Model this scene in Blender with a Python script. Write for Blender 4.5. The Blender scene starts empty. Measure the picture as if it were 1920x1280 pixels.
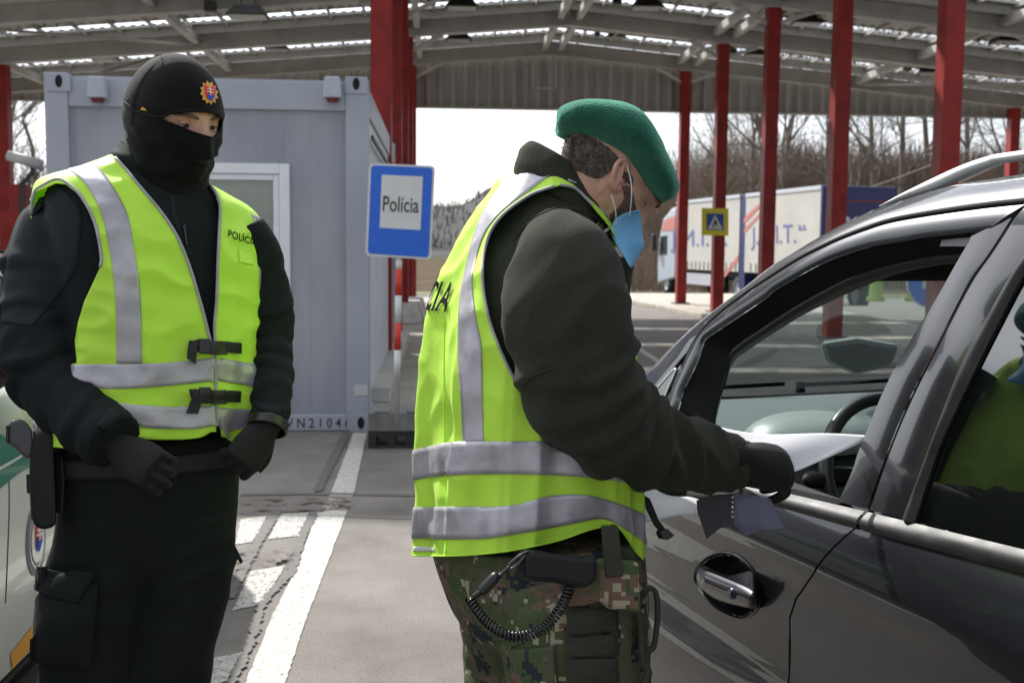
import bpy, bmesh, math, random
from mathutils import Vector, Matrix, noise, geometry
from mathutils.bvhtree import BVHTree
rad = math.radians
random.seed(7)
SC = bpy.context.scene
COL = SC.collection
# ---------------------------------------------------------------- camera
FPX = 2000.0
CAM = Vector((0, 0, 1.45))
RM = (Matrix.Rotation(rad(-3.98), 3, 'Z') @ Matrix.Rotation(rad(90 - 4.94), 3, 'X') @ Matrix.Rotation(rad(0.5), 3, 'Z'))
cd = bpy.data.cameras.new('camera'); cam = bpy.data.objects.new('camera', cd); COL.objects.link(cam)
cam.matrix_world = Matrix.Translation(CAM) @ RM.to_4x4()
cd.sensor_width = 36; cd.lens = 36 * FPX / 1920; cd.clip_start = 0.05; cd.clip_end = 3000
cd.dof.use_dof = True; cd.dof.focus_distance = 1.85; cd.dof.aperture_fstop = 8
SC.camera = cam
RMI = RM.transposed()
# ---------------------------------------------------------------- light
SUN_EL, SUN_AZ = 43.0, -30.0          # azimuth measured from +Y, negative = to the left
w = bpy.data.worlds.new('World'); SC.world = w; w.use_nodes = True
nt = w.node_tree; nt.nodes.clear()
out = nt.nodes.new('ShaderNodeOutputWorld'); bg = nt.nodes.new('ShaderNodeBackground')
sky = nt.nodes.new('ShaderNodeTexSky'); sky.sky_type = 'NISHITA'; sky.sun_disc = False
sky.sun_elevation = rad(SUN_EL); sky.sun_rotation = rad(SUN_AZ); sky.dust_density = 2.0; sky.air_density = 1.0
tc = nt.nodes.new('ShaderNodeTexCoord'); mp = nt.nodes.new('ShaderNodeMapping'); mp.inputs['Scale'].default_value = (1, 1, 3.2)
nz = nt.nodes.new('ShaderNodeTexNoise'); nz.inputs['Scale'].default_value = 2.6; nz.inputs['Detail'].default_value = 8; nz.inputs['Roughness'].default_value = .58
rp = nt.nodes.new('ShaderNodeValToRGB'); rp.color_ramp.elements[0].position = .36; rp.color_ramp.elements[1].position = .62
rp.color_ramp.elements[0].color = (.38, .38, .38, 1)
mx = nt.nodes.new('ShaderNodeMix'); mx.data_type = 'RGBA'
# thin cloud glows towards the sun and is dull away from it
dt = nt.nodes.new('ShaderNodeVectorMath'); dt.operation = 'DOT_PRODUCT'; dt.inputs[1].default_value = (math.sin(rad(SUN_AZ)) * math.cos(rad(SUN_EL)), math.cos(rad(SUN_AZ)) * math.cos(rad(SUN_EL)), math.sin(rad(SUN_EL)))
m1 = nt.nodes.new('ShaderNodeMath'); m1.operation = 'MAXIMUM'; m1.inputs[1].default_value = 0; m2 = nt.nodes.new('ShaderNodeMath'); m2.operation = 'POWER'; m2.inputs[1].default_value = 2
m3 = nt.nodes.new('ShaderNodeMath'); m3.operation = 'MULTIPLY_ADD'; m3.inputs[1].default_value = 1.45; m3.inputs[2].default_value = .46
vc = nt.nodes.new('ShaderNodeVectorMath'); vc.operation = 'SCALE'; vc.inputs[0].default_value = (10.4, 10.7, 11.3)
nt.links.new(tc.outputs['Generated'], dt.inputs[0]); nt.links.new(dt.outputs['Value'], m1.inputs[0]); nt.links.new(m1.outputs[0], m2.inputs[0]); nt.links.new(m2.outputs[0], m3.inputs[0]); nt.links.new(m3.outputs[0], vc.inputs['Scale']); nt.links.new(vc.outputs[0], mx.inputs['B'])
bg.inputs['Strength'].default_value = 0.10
L_ = nt.links
L_.new(tc.outputs['Generated'], mp.inputs['Vector']); L_.new(mp.outputs['Vector'], nz.inputs['Vector']); L_.new(nz.outputs['Fac'], rp.inputs['Fac'])
L_.new(rp.outputs['Color'], mx.inputs['Factor']); L_.new(sky.outputs['Color'], mx.inputs['A']); L_.new(mx.outputs['Result'], bg.inputs['Color']); L_.new(bg.outputs['Background'], out.inputs['Surface'])
sd = bpy.data.lights.new('sun', 'SUN'); sun = bpy.data.objects.new('sun', sd); COL.objects.link(sun)
sd.energy = 4.2; sd.angle = rad(1.2); sd.color = (1, .965, .91)
_sv = Vector((math.sin(rad(SUN_AZ)) * math.cos(rad(SUN_EL)), math.cos(rad(SUN_AZ)) * math.cos(rad(SUN_EL)), math.sin(rad(SUN_EL))))
sun.rotation_euler = _sv.to_track_quat('Z', 'Y').to_euler()
SC.view_settings.view_transform = 'Standard'; SC.view_settings.look = 'None'
SC.view_settings.exposure = 0.66; SC.view_settings.gamma = 1
SC.cycles.use_denoising = True
SC.cycles.max_bounces = 8; SC.cycles.transparent_max_bounces = 24

# ---------------------------------------------------------------- geometry helpers
def dirw(px, py):
    return RM @ Vector(((px - 960) / FPX, (640 - py) / FPX, -1.0))
def P(px, py, d):
    return CAM + dirw(px, py) * d
def onplane(px, py, p0, n):
    d = dirw(px, py); return CAM + d * ((Vector(p0) - CAM).dot(Vector(n)) / d.dot(Vector(n)))
def PZ(px, py, z=0): return onplane(px, py, (0, 0, z), (0, 0, 1))
def PY(px, py, Y): return onplane(px, py, (0, Y, 0), (0, 1, 0))
def proj(v):
    l = RMI @ (Vector(v) - CAM)
    if l.z > -1e-4: return (-9999, -9999, l.z)
    return (960 + FPX * l.x / -l.z, 640 - FPX * l.y / -l.z, -l.z)
CR, CU, CF = RM @ Vector((1, 0, 0)), RM @ Vector((0, 1, 0)), RM @ Vector((0, 0, -1))

def tag(o, label=None, cat=None, group=None, kind=None):
    if label: o['label'] = label
    if cat: o['category'] = cat
    if group: o['group'] = group
    if kind: o['kind'] = kind
    return o
def empty(name, loc=(0, 0, 0), label=None, cat=None, group=None):
    o = bpy.data.objects.new(name, None); COL.objects.link(o); o.location = loc; o.empty_display_size = .1
    return tag(o, label, cat, group)
def link(name, me, mats, parent=None, smooth=True):
    """world-space mesh -> object, parented keeping the world position"""
    o = bpy.data.objects.new(name, me); COL.objects.link(o)
    if not isinstance(mats, (list, tuple)): mats = [mats]
    for m in mats: me.materials.append(m)
    if smooth:
        me.polygons.foreach_set('use_smooth', [True] * len(me.polygons))
    if parent is not None:
        o.parent = parent
        p = parent; M = Matrix.Identity(4)
        while p is not None:
            M = p.matrix_basis @ M; p = p.parent
        o.matrix_basis = M.inverted()
    return o
def mesh(verts, faces):
    me = bpy.data.meshes.new('m'); me.from_pydata([tuple(v) for v in verts], [], faces); me.update(); return me
class MB:
    def __init__(s): s.v = []; s.f = []
    def add(s, vs, fs):
        b = len(s.v); s.v += [Vector(v) for v in vs]; s.f += [tuple(i + b for i in f) for f in fs]; return s
    def box(s, x0, x1, y0, y1, z0, z1, M=None):
        vs = [Vector((x, y, z)) for z in (z0, z1) for y in (y0, y1) for x in (x0, x1)]
        if M is not None: vs = [M @ v for v in vs]
        return s.add(vs, [(0, 2, 3, 1), (4, 5, 7, 6), (0, 1, 5, 4), (2, 6, 7, 3), (0, 4, 6, 2), (1, 3, 7, 5)])
    def hexa(s, vs):      # 8 verts like box order
        return s.add(vs, [(0, 2, 3, 1), (4, 5, 7, 6), (0, 1, 5, 4), (2, 6, 7, 3), (0, 4, 6, 2), (1, 3, 7, 5)])
    def bar(s, a, b, w, h=None, up=(0, 0, 1)):
        h = h or w; a = Vector(a); b = Vector(b); d = (b - a).normalized(); u = Vector(up)
        if abs(d.dot(u)) > .98: u = Vector((0, 1, 0))
        r = d.cross(u).normalized() * w / 2; t = r.cross(d).normalized() * h / 2
        return s.hexa([a - r - t, a + r - t, b - r - t, b + r - t, a - r + t, a + r + t, b - r + t, b + r + t])
    def cyl(s, a, b, r0, r1=None, n=16, cap=True):
        r1 = r0 if r1 is None else r1; a = Vector(a); b = Vector(b); d = (b - a).normalized()
        u = d.orthogonal().normalized(); w_ = d.cross(u)
        vs = [a + (u * math.cos(6.28318 * i / n) + w_ * math.sin(6.28318 * i / n)) * r0 for i in range(n)] + \
             [b + (u * math.cos(6.28318 * i / n) + w_ * math.sin(6.28318 * i / n)) * r1 for i in range(n)]
        fs = [(i, (i + 1) % n, n + (i + 1) % n, n + i) for i in range(n)]
        if cap: fs += [tuple(range(n))[::-1], tuple(range(n, 2 * n))]
        return s.add(vs, fs)
    def prism(s, pts, off):   # closed polygon extruded by vector off
        n = len(pts); pts = [Vector(p) for p in pts]; off = Vector(off)
        return s.add(pts + [p + off for p in pts], [tuple(range(n))[::-1], tuple(range(n, 2 * n))] + [(i, (i + 1) % n, n + (i + 1) % n, n + i) for i in range(n)])
    def grid(s, rows, wrap=False, capa=False, capb=False):
        R = len(rows); C = len(rows[0]); vs = [p for r in rows for p in r]; fs = []
        for i in range(R - 1):
            for j in range(C if wrap else C - 1):
                k = (j + 1) % C; fs.append((i * C + j, i * C + k, (i + 1) * C + k, (i + 1) * C + j))
        if capa: fs.append(tuple(range(C))[::-1])
        if capb: fs.append(tuple(range((R - 1) * C, R * C)))
        return s.add(vs, fs)
    def me(s): return mesh(s.v, s.f)
    def build(s, name, m, parent=None, smooth=False, bevel=0):
        me = s.me()
        if bevel:
            bm = bmesh.new(); bm.from_mesh(me); bmesh.ops.recalc_face_normals(bm, faces=bm.faces)
            es = [e for e in bm.edges if len(e.link_faces) == 2 and e.calc_face_angle(0) > .6]
            bmesh.ops.bevel(bm, geom=es, offset=bevel, segments=2, profile=.5, affect='EDGES', clamp_overlap=True); bm.to_mesh(me); bm.free()
        return link(name, me, m, parent, smooth)
def catmull(pts, n):
    """resample a list of equal-length number tuples to n samples (uniform Catmull-Rom)"""
    out_ = []; m = len(pts) - 1
    for i in range(n):
        t = i / (n - 1) * m; k = min(int(t), m - 1); u = t - k
        p0 = pts[max(k - 1, 0)]; p1 = pts[k]; p2 = pts[k + 1]; p3 = pts[min(k + 2, m)]
        out_.append(tuple(.5 * ((2 * b) + (-a + c) * u + (2 * a - 5 * b + 4 * c - d) * u * u + (-a + 3 * b - 3 * c + d) * u ** 3) for a, b, c, d in zip(p0, p1, p2, p3)))
    return out_
def arclen(pts, n, smooth=True):
    """resample 2D/3D polyline by arc length"""
    pts = catmull(pts, max(len(pts) * 12, 60)) if smooth and len(pts) > 2 else pts
    ds = [0]
    for a, b in zip(pts, pts[1:]): ds.append(ds[-1] + math.dist(a, b))
    T = ds[-1]; res = []; k = 0
    for i in range(n):
        t = T * i / (n - 1)
        while k < len(ds) - 2 and ds[k + 1] < t: k += 1
        u = (t - ds[k]) / max(ds[k + 1] - ds[k], 1e-9)
        res.append(tuple(a + (b - a) * u for a, b in zip(pts[k], pts[k + 1])))
    return res
def lerp_curve(pts, x):
    pts = sorted(pts)
    if x <= pts[0][0]: return pts[0][1]
    for (a, b), (c, d) in zip(pts, pts[1:]):
        if x <= c: return b + (d - b) * (x - a) / (c - a)
    return pts[-1][1]
def smooth_curve(pts, n=40):
    pts = sorted(pts); return catmull(pts, max(n, 2 * len(pts)))
def inpoly(x, y, poly):
    c = False; n = len(poly); j = n - 1
    for i in range(n):
        xi, yi = poly[i][:2]; xj, yj = poly[j][:2]
        if (yi > y) != (yj > y) and x < (xj - xi) * (y - yi) / (yj - yi) + xi: c = not c
        j = i
    return c
def tube_rows(path, nring, nseg, fold=None, sq=None):
    """path: [(Vector, r)] -> rows of points; parallel transport"""
    cp = catmull([(p.x, p.y, p.z, r) for p, r in path], nring)
    pts = [Vector(c[:3]) for c in cp]; rows = []; u = None
    for i, c in enumerate(cp):
        d = (pts[min(i + 1, nring - 1)] - pts[max(i - 1, 0)]).normalized()
        if u is None: u = CU.cross(d); u = (u if u.length > .1 else d.orthogonal()).normalized()
        u = (u - d * u.dot(d)).normalized(); v_ = d.cross(u)
        row = []
        for j in range(nseg):
            a = 2 * math.pi * j / nseg; r = c[3]
            if fold: r = r * (1 + fold(i / (nring - 1), a))
            k = sq or 1.0
            row.append(pts[i] + (u * math.cos(a) * k + v_ * math.sin(a)) * r)
        rows.append(row)
    return rows
def tube(mb, path, nring=24, nseg=12, fold=None, sq=None):
    return mb.grid(tube_rows(path, nring, nseg, fold, sq), wrap=True, capa=True, capb=True)
def remesh(me, voxel, smooth_it=4, fac=.5):
    o = bpy.data.objects.new('tmp', me); COL.objects.link(o)
    m = o.modifiers.new('r', 'REMESH'); m.mode = 'VOXEL'; m.voxel_size = voxel; m.use_smooth_shade = True
    if smooth_it:
        s = o.modifiers.new('s', 'SMOOTH'); s.iterations = smooth_it; s.factor = fac
    dg = bpy.context.evaluated_depsgraph_get(); dg.update()
    r = bpy.data.meshes.new_from_object(o.evaluated_get(dg)); bpy.data.objects.remove(o); return r
def bvh_of(me): return BVHTree.FromPolygons([v.co.copy() for v in me.vertices], [tuple(p.vertices) for p in me.polygons])
def cast(bvh, px, py, dnear, dmax=60):
    """hit the surface seen at a pixel; near misses snap to the closest point"""
    d = dirw(px, py); h = bvh.ray_cast(CAM, d.normalized(), dmax)
    if h[0] is not None and abs((h[0] - CAM).length / d.length - dnear) < .6:
        n = h[1]; return h[0], (n if n.dot(d) < 0 else -n)
    q = CAM + d * dnear; h = bvh.find_nearest(q); n = h[1]
    if n.dot(q - h[0]) < 0: n = -n
    return h[0], n
def drape(curveA, curveB, bvh, dn, off=.002, na=40, nb=6, straight=False, thick=.0012):
    A = arclen(curveA, na, not straight); B = arclen(curveB, na, not straight); rows = []
    for k in range(nb):
        t = k / (nb - 1); row = []
        for a, b in zip(A, B):
            p, n = cast(bvh, a[0] + (b[0] - a[0]) * t, a[1] + (b[1] - a[1]) * t, dn); row.append(p + n * off)
        rows.append(row)
    mb = MB().grid(rows); return solid(mb.me(), thick)
def thicken(bm, t):
    """give a sheet real thickness: copy it inwards along vertex normals and wall up the rim"""
    bm.normal_update(); bm.verts.index_update()
    n0 = len(bm.verts); vs = list(bm.verts); fs = list(bm.faces); rim = [e for e in bm.edges if len(e.link_faces) == 1]
    nv = [bm.verts.new(v.co - v.normal * t) for v in vs]
    ix = {v: nv[i] for i, v in enumerate(vs)}
    rim2 = []
    for e in rim:
        f = e.link_faces[0]; l = [l for l in f.loops if l.edge == e][0]; rim2.append((l.vert, l.link_loop_next.vert))
    for f in fs: bm.faces.new([ix[v] for v in reversed(f.verts)])
    for a, b in rim2:
        try: bm.faces.new([b, a, ix[a], ix[b]])
        except ValueError: pass
def solid(me, t):
    bm = bmesh.new(); bm.from_mesh(me); bmesh.ops.recalc_face_normals(bm, faces=bm.faces)
    if sum((f.normal.dot(CAM - f.calc_center_median()) > 0) - (f.normal.dot(CAM - f.calc_center_median()) < 0) for f in bm.faces) < 0:
        bmesh.ops.reverse_faces(bm, faces=bm.faces)
    thicken(bm, t); bm.to_mesh(me); bm.free(); return me
def drape_tube(mb, pts, bvh, dn, r=.002, off=.001, n=50, nseg=6, straight=False):
    path = []
    for a in arclen(pts, n, not straight):
        p, nn = cast(bvh, a[0], a[1], dn); path.append((p + nn * off, r))
    return tube(mb, path, n, nseg)
def text_mesh(s, bold=0.0, space=1.0, shear=0.0):
    cu = bpy.data.curves.new('t', 'FONT'); cu.body = s; cu.size = 1; cu.offset = bold; cu.space_character = space; cu.shear = shear; cu.resolution_u = 4
    o = bpy.data.objects.new('t', cu); COL.objects.link(o); dg = bpy.context.evaluated_depsgraph_get(); dg.update()
    me = bpy.data.meshes.new_from_object(o.evaluated_get(dg)); bpy.data.objects.remove(o)
    xs = [v.co.x for v in me.vertices]; ys = [v.co.y for v in me.vertices]
    x0, x1, y0, y1 = min(xs), max(xs), min(ys), max(ys)
    for v in me.vertices: v.co = ((v.co.x - x0) / (x1 - x0), (v.co.y - y0) / (y1 - y0), 0)
    return me
def text_on(s, fn, bold=.0, space=1.0, sub=0):
    """fn(u,v)->world point, u 0..1 left-right, v 0..1 bottom-top"""
    me = text_mesh(s, bold, space)
    if sub:
        bm = bmesh.new(); bm.from_mesh(me)
        for i in range(1, sub):
            g = bm.verts[:] + bm.edges[:] + bm.faces[:]
            bmesh.ops.bisect_plane(bm, geom=g, plane_co=(i / sub, 0, 0), plane_no=(1, 0, 0))
        bm.to_mesh(me); bm.free()
    for v in me.vertices: v.co = fn(v.co.x, v.co.y)
    return me
def fbm(p, o=4): return noise.fractal(p, 1.0, 2.0, o)
def ridge(p): return .9 - abs(noise.noise(p)) * 4

# ---------------------------------------------------------------- materials
MATS = {}
def mat(name, col, rough=.6, metal=0, var=0, vscale=8, bump=0, bscale=200, col2=None, coat=0, spec=.5, sheen=0, stretch=None, rvar=0, detail=4, bdist=.002, trans=0, alpha=None):
    if name in MATS: return MATS[name]
    m = bpy.data.materials.new(name); m.use_nodes = True; N = m.node_tree.nodes; L = m.node_tree.links
    b = N['Principled BSDF']; b.inputs['Base Color'].default_value = (*col, 1); b.inputs['Roughness'].default_value = rough; b.inputs['Metallic'].default_value = metal
    b.inputs['Coat Weight'].default_value = coat; b.inputs['Coat Roughness'].default_value = .03; b.inputs['Specular IOR Level'].default_value = spec
    b.inputs['Sheen Weight'].default_value = sheen; b.inputs['Sheen Roughness'].default_value = .5
    t = N.new('ShaderNodeTexCoord'); mpn = N.new('ShaderNodeMapping'); L.new(t.outputs['Object'], mpn.inputs['Vector'])
    if stretch: mpn.inputs['Scale'].default_value = stretch
    if var or col2 or rvar:
        n = N.new('ShaderNodeTexNoise'); n.inputs['Scale'].default_value = vscale; n.inputs['Detail'].default_value = detail; L.new(mpn.outputs['Vector'], n.inputs['Vector'])
        r = N.new('ShaderNodeValToRGB'); r.color_ramp.elements[0].position = .32; r.color_ramp.elements[1].position = .68; L.new(n.outputs['Fac'], r.inputs['Fac'])
        c1 = tuple(max(0, c * (1 - var)) for c in col); c2 = col2 or tuple(min(1, c * (1 + var)) for c in col)
        r.color_ramp.elements[0].color = (*c1, 1); r.color_ramp.elements[1].color = (*c2, 1)
        L.new(r.outputs['Color'], b.inputs['Base Color'])
        if rvar:
            q = N.new('ShaderNodeMapRange'); q.inputs['To Min'].default_value = max(.02, rough - rvar); q.inputs['To Max'].default_value = min(1, rough + rvar)
            L.new(n.outputs['Fac'], q.inputs['Value']); L.new(q.outputs['Result'], b.inputs['Roughness'])
    if bump:
        n2 = N.new('ShaderNodeTexNoise'); n2.inputs['Scale'].default_value = bscale; n2.inputs['Detail'].default_value = 3; L.new(mpn.outputs['Vector'], n2.inputs['Vector'])
        bp = N.new('ShaderNodeBump'); bp.inputs['Strength'].default_value = bump; bp.inputs['Distance'].default_value = bdist
        L.new(n2.outputs['Fac'], bp.inputs['Height']); L.new(bp.outputs['Normal'], b.inputs['Normal'])
    if trans:
        o = N['Material Output']; tr = N.new('ShaderNodeBsdfTranslucent'); ms = N.new('ShaderNodeMixShader'); ms.inputs[0].default_value = trans
        tr.inputs['Color'].default_value = (*col, 1); L.new(b.outputs[0], ms.inputs[1]); L.new(tr.outputs[0], ms.inputs[2]); L.new(ms.outputs[0], o.inputs['Surface'])
    MATS[name] = m; return m
def glass_mat(name, tint, rough=.0, refl=1.0):
    if name in MATS: return MATS[name]
    m = bpy.data.materials.new(name); m.use_nodes = True; N = m.node_tree.nodes; L = m.node_tree.links; N.remove(N['Principled BSDF'])
    o = N['Material Output']; tr = N.new('ShaderNodeBsdfTransparent'); tr.inputs[0].default_value = (*tint, 1)
    gl = N.new('ShaderNodeBsdfGlossy'); gl.inputs['Roughness'].default_value = rough; fr = N.new('ShaderNodeFresnel'); fr.inputs[0].default_value = 1.5
    mu = N.new('ShaderNodeMath'); mu.operation = 'MULTIPLY'; mu.inputs[1].default_value = refl; L.new(fr.outputs[0], mu.inputs[0])
    ms = N.new('ShaderNodeMixShader'); L.new(mu.outputs[0], ms.inputs[0]); L.new(tr.outputs[0], ms.inputs[1]); L.new(gl.outputs[0], ms.inputs[2]); L.new(ms.outputs[0], o.inputs['Surface'])
    MATS[name] = m; return m
# ================================================================ SETTING
def sstep(a, b, x):
    t = max(0, min(1, (x - a) / (b - a))); return t * t * (3 - 2 * t)
def gz(x, y):
    z = -.45 * sstep(27.5, 36, y)
    hx = 8 * sstep(50, 95, y + .35 * (x - 10)) * sstep(7, 26, x) * (1 + .12 * math.sin(x * .11))
    hl = 6.0 * sstep(36, 80, y) * sstep(-8, -30, x)
    hd = 15.5 * sstep(240, 460, y) * (1 + .3 * math.sin(x * .012 + 1.1))
    return z + hx + hl + hd
def ground():
    xs = [-900, -600, -400, -280, -200, -140, -100, -75, -55] + [-45 + i * 2.5 for i in range(52)] + [90, 105, 125, 150, 200, 280, 400, 600, 900]
    ys = [-200, -60, -20] + [-8 + i * 2 for i in range(58)] + [112, 120, 135, 155, 180, 210, 250, 300, 350, 400, 450, 600, 1400]
    rows = [[Vector((x, y, gz(x, y) - 1.5 * sstep(47, 55, y))) for x in xs] for y in ys]
    mb = MB().grid(rows)
    m = mat('asphalt', (.085, .082, .080), .85, col2=(.25, .232, .21), vscale=170, bump=.35, bscale=230, bdist=.004, detail=6)
    N = m.node_tree.nodes; L = m.node_tree.links; b = N['Principled BSDF']
    # large worn patches multiply the fine aggregate
    t = [n for n in N if n.type == 'TEX_COORD'][0]
    n = N.new('ShaderNodeTexNoise'); n.inputs['Scale'].default_value = 1.5; n.inputs['Detail'].default_value = 9; n.inputs['Roughness'].default_value = .65; L.new(t.outputs['Object'], n.inputs['Vector'])
    r = N.new('ShaderNodeValToRGB'); r.color_ramp.elements[0].position = .3; r.color_ramp.elements[1].position = .7; r.color_ramp.elements[0].color = (.62, .59, .56, 1); r.color_ramp.elements[1].color = (1.22, 1.19, 1.14, 1)
    L.new(n.outputs['Fac'], r.inputs['Fac']); mxn = N.new('ShaderNodeMix'); mxn.data_type = 'RGBA'; mxn.blend_type = 'MULTIPLY'; mxn.inputs['Factor'].default_value = 1
    src = b.inputs['Base Color'].links[0].from_socket; L.new(src, mxn.inputs['A']); L.new(r.outputs['Color'], mxn.inputs['B']); L.new(mxn.outputs['Result'], b.inputs['Base Color'])
    o = mb.build('ground', m, smooth=True); tag(o, kind='structure')
    # earth / verge sheet over the far slopes
    me2 = MB()
    xs2 = [-900, -500, -300, -180, -110, -70] + [-50 + i * 3 for i in range(50)] + [110, 140, 200, 300, 500, 900]
    ys2 = [47, 50, 54, 58, 62, 67, 72, 78, 85, 92, 100, 110, 125, 150, 180, 210, 250, 300, 350, 400, 440, 600, 1390]
    me2.grid([[Vector((x, y, gz(x, y) + .03 + (.25 * noise.noise(Vector((x * .2, y * .2, 0))) if y > 50 else 0))) for x in xs2] for y in ys2])
    k_ = len(xs2) - 1; nf = ys2.index(210) * k_; me3 = MB(); me3.v = list(me2.v); me3.f = me2.f[nf:]; me2.f = me2.f[:nf]
    tag(me3.build('far_hills', mat('far_wood', (.085, .086, .082), 1, spec=0, var=.35, vscale=.03, detail=8), smooth=True), kind='structure')
    tag(me2.build('hillside', mat('earth', (.085, .062, .045), 1, spec=0, col2=(.12, .10, .075), vscale=.35, detail=8), smooth=True), kind='structure')
    v = MB(); v.grid([[Vector((x, y, gz(x, y) + .02)) for x in [-60 + 4 * i for i in range(40)]] for y in (43.5, 45, 47)])
    tag(v.build('grass_verge', mat('grass', (.06, .085, .025), .95, col2=(.15, .13, .06), vscale=1.5, detail=8), smooth=True), kind='structure')
ground()
# ---- painted markings and tar seams: sheets 4 mm apart, edges broken up by wear
def wornmat(name, col, thr, scale=16):
    m = mat(name, col, .75, var=.18, vscale=30, detail=6); N = m.node_tree.nodes; L = m.node_tree.links; b = N['Principled BSDF']; o = N['Material Output']
    t = [n for n in N if n.type == 'TEX_COORD'][0]; n = N.new('ShaderNodeTexNoise'); n.inputs['Scale'].default_value = scale; n.inputs['Detail'].default_value = 9; n.inputs['Roughness'].default_value = .7
    L.new(t.outputs['Object'], n.inputs['Vector']); r = N.new('ShaderNodeMapRange'); r.inputs['From Min'].default_value = thr - .03; r.inputs['From Max'].default_value = thr + .03; L.new(n.outputs['Fac'], r.inputs['Value'])
    tr = N.new('ShaderNodeBsdfTransparent'); ms = N.new('ShaderNodeMixShader'); L.new(r.outputs['Result'], ms.inputs[0]); L.new(tr.outputs[0], ms.inputs[1]); L.new(b.outputs[0], ms.inputs[2]); L.new(ms.outputs[0], o.inputs['Surface']); return m
def gstrip(name, left, right, z, m, n=60, jag=.0, parent=None):
    A = [PZ(x, y, z) for x, y in arclen(left, n, False)]; B = [PZ(x, y, z) for x, y in arclen(right, n, False)]
    for k, (a, b) in enumerate(zip(A, B)):
        a.x += jag * noise.noise(Vector((k * .9, 1.3, z * 500))); b.x += jag * noise.noise(Vector((k * .9, 7.3, z * 500)))
    o = MB().grid([A, B]).build(name, m, parent); tag(o, kind='structure'); return o
white = wornmat('road_paint', (.44, .425, .39), .37, 60)
white2 = wornmat('road_paint_worn', (.42, .405, .37), .42, 60)
gstrip('road_marking', [(663, 811), (618, 930)], [(688, 811), (662, 930)], .004, white, jag=.008, n=90)
gstrip('road_marking', [(618, 932), (600, 954)], [(661, 932), (652, 954)], .004, wornmat('road_paint_thin', (.42, .38, .33), .52, 30), n=20)
gstrip('road_marking', [(596, 956), (557, 1061), (510, 1155), (460, 1280), (420, 1400), (330, 1700)], [(651, 956), (612, 1061), (577, 1151), (534, 1280), (497, 1400), (420, 1700)], .004, white, jag=.006, n=140)
for a, b in [(([526, 963], [502, 1010]), ([579, 960], [565, 1003])), (([452, 972], [440, 1020]), ([500, 966], [478, 1014])), (([471, 1069], [436, 1143]), ([534, 1059], [495, 1131])),
             (([400, 1232], [380, 1290]), ([453, 1222], [425, 1275])), (([365, 1380], [335, 1470]), ([415, 1360], [385, 1450]))]:
    gstrip('road_marking', a, b, .004, white2, jag=.012, n=30)
tar = mat('tar', (.045, .043, .042), .7, var=.3, vscale=40, detail=6)
def seam(pts, wpx, nm='road_seam'):
    gstrip(nm, [(x - wpx / 2, y) for x, y in pts], [(x + wpx / 2, y) for x, y in pts], .008, tarw, n=160, jag=.022)
tarw = wornmat('tar_worn', (.105, .10, .094), .27, 70)
seam([(650, 811), (625, 860), (596, 920)], 15); seam([(588, 958), (563, 1014), (546, 1072), (512, 1105), (491, 1131), (468, 1210), (436, 1275), (400, 1400)], 17)
seam([(520, 956), (487, 1007), (463, 1053), (430, 1120)], 20)
gstrip('road_seam', [(450, 924), (560, 922), (700, 924), (830, 926)], [(450, 926), (560, 924), (700, 926), (830, 928)], .012, tarw, jag=.02)
gstrip('road_seam', [(450, 960), (560, 962), (700, 966), (830, 970)], [(450, 961), (560, 963), (700, 967), (830, 971)], .012, tarw, jag=.02)
stain = wornmat('rust_stain', (.145, .118, .098), .55, 9)
gstrip('road_stain', [(450, 930), (520, 930), (600, 928), (655, 930)], [(450, 958), (520, 955), (600, 955), (655, 952)], .016, stain, n=40)
gstrip('road_stain', [(440, 1030), (500, 1022), (560, 1030)], [(440, 1066), (500, 1058), (545, 1060)], .016, stain, n=30)
gstrip('road_marking', [(748, 684), (800, 706)], [(750, 678), (800, 699)], .004, white2)
gstrip('road_marking', [(1190, 652), (1250, 692)], [(1190, 645), (1262, 690)], .004, white, n=20)
gstrip('road_marking', [(1190, 690), (1240, 716)], [(1190, 680), (1250, 714)], .004, white2, n=20)
conc = mat('concrete', (.30, .27, .23), .9, col2=(.42, .385, .33), vscale=3, bump=.3, bscale=60, detail=8)
# lane islands that carry the columns
isl = MB(); pts = [PZ(1187, 571), PZ(1250, 583), PZ(1317, 599), PZ(1420, 625), Vector((6.9, 14, 0)), Vector((5.6, 10.4, 0)), Vector((6.6, 10.0, 0)), Vector((7.9, 14, 0)), Vector((9.0, 20, 0)), Vector((9.5, 33, 0)), Vector((5.2, 33, 0))]
isl.prism([(p.x, p.y, -.02) for p in pts], (0, 0, .14)); tag(isl.build('traffic_island', conc, bevel=.03), kind='structure')
isl = MB(); isl.box(-1.15, -.2, 9.0, 29, -.02, .12); tag(isl.build('traffic_island', conc, bevel=.03), kind='structure')

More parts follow.
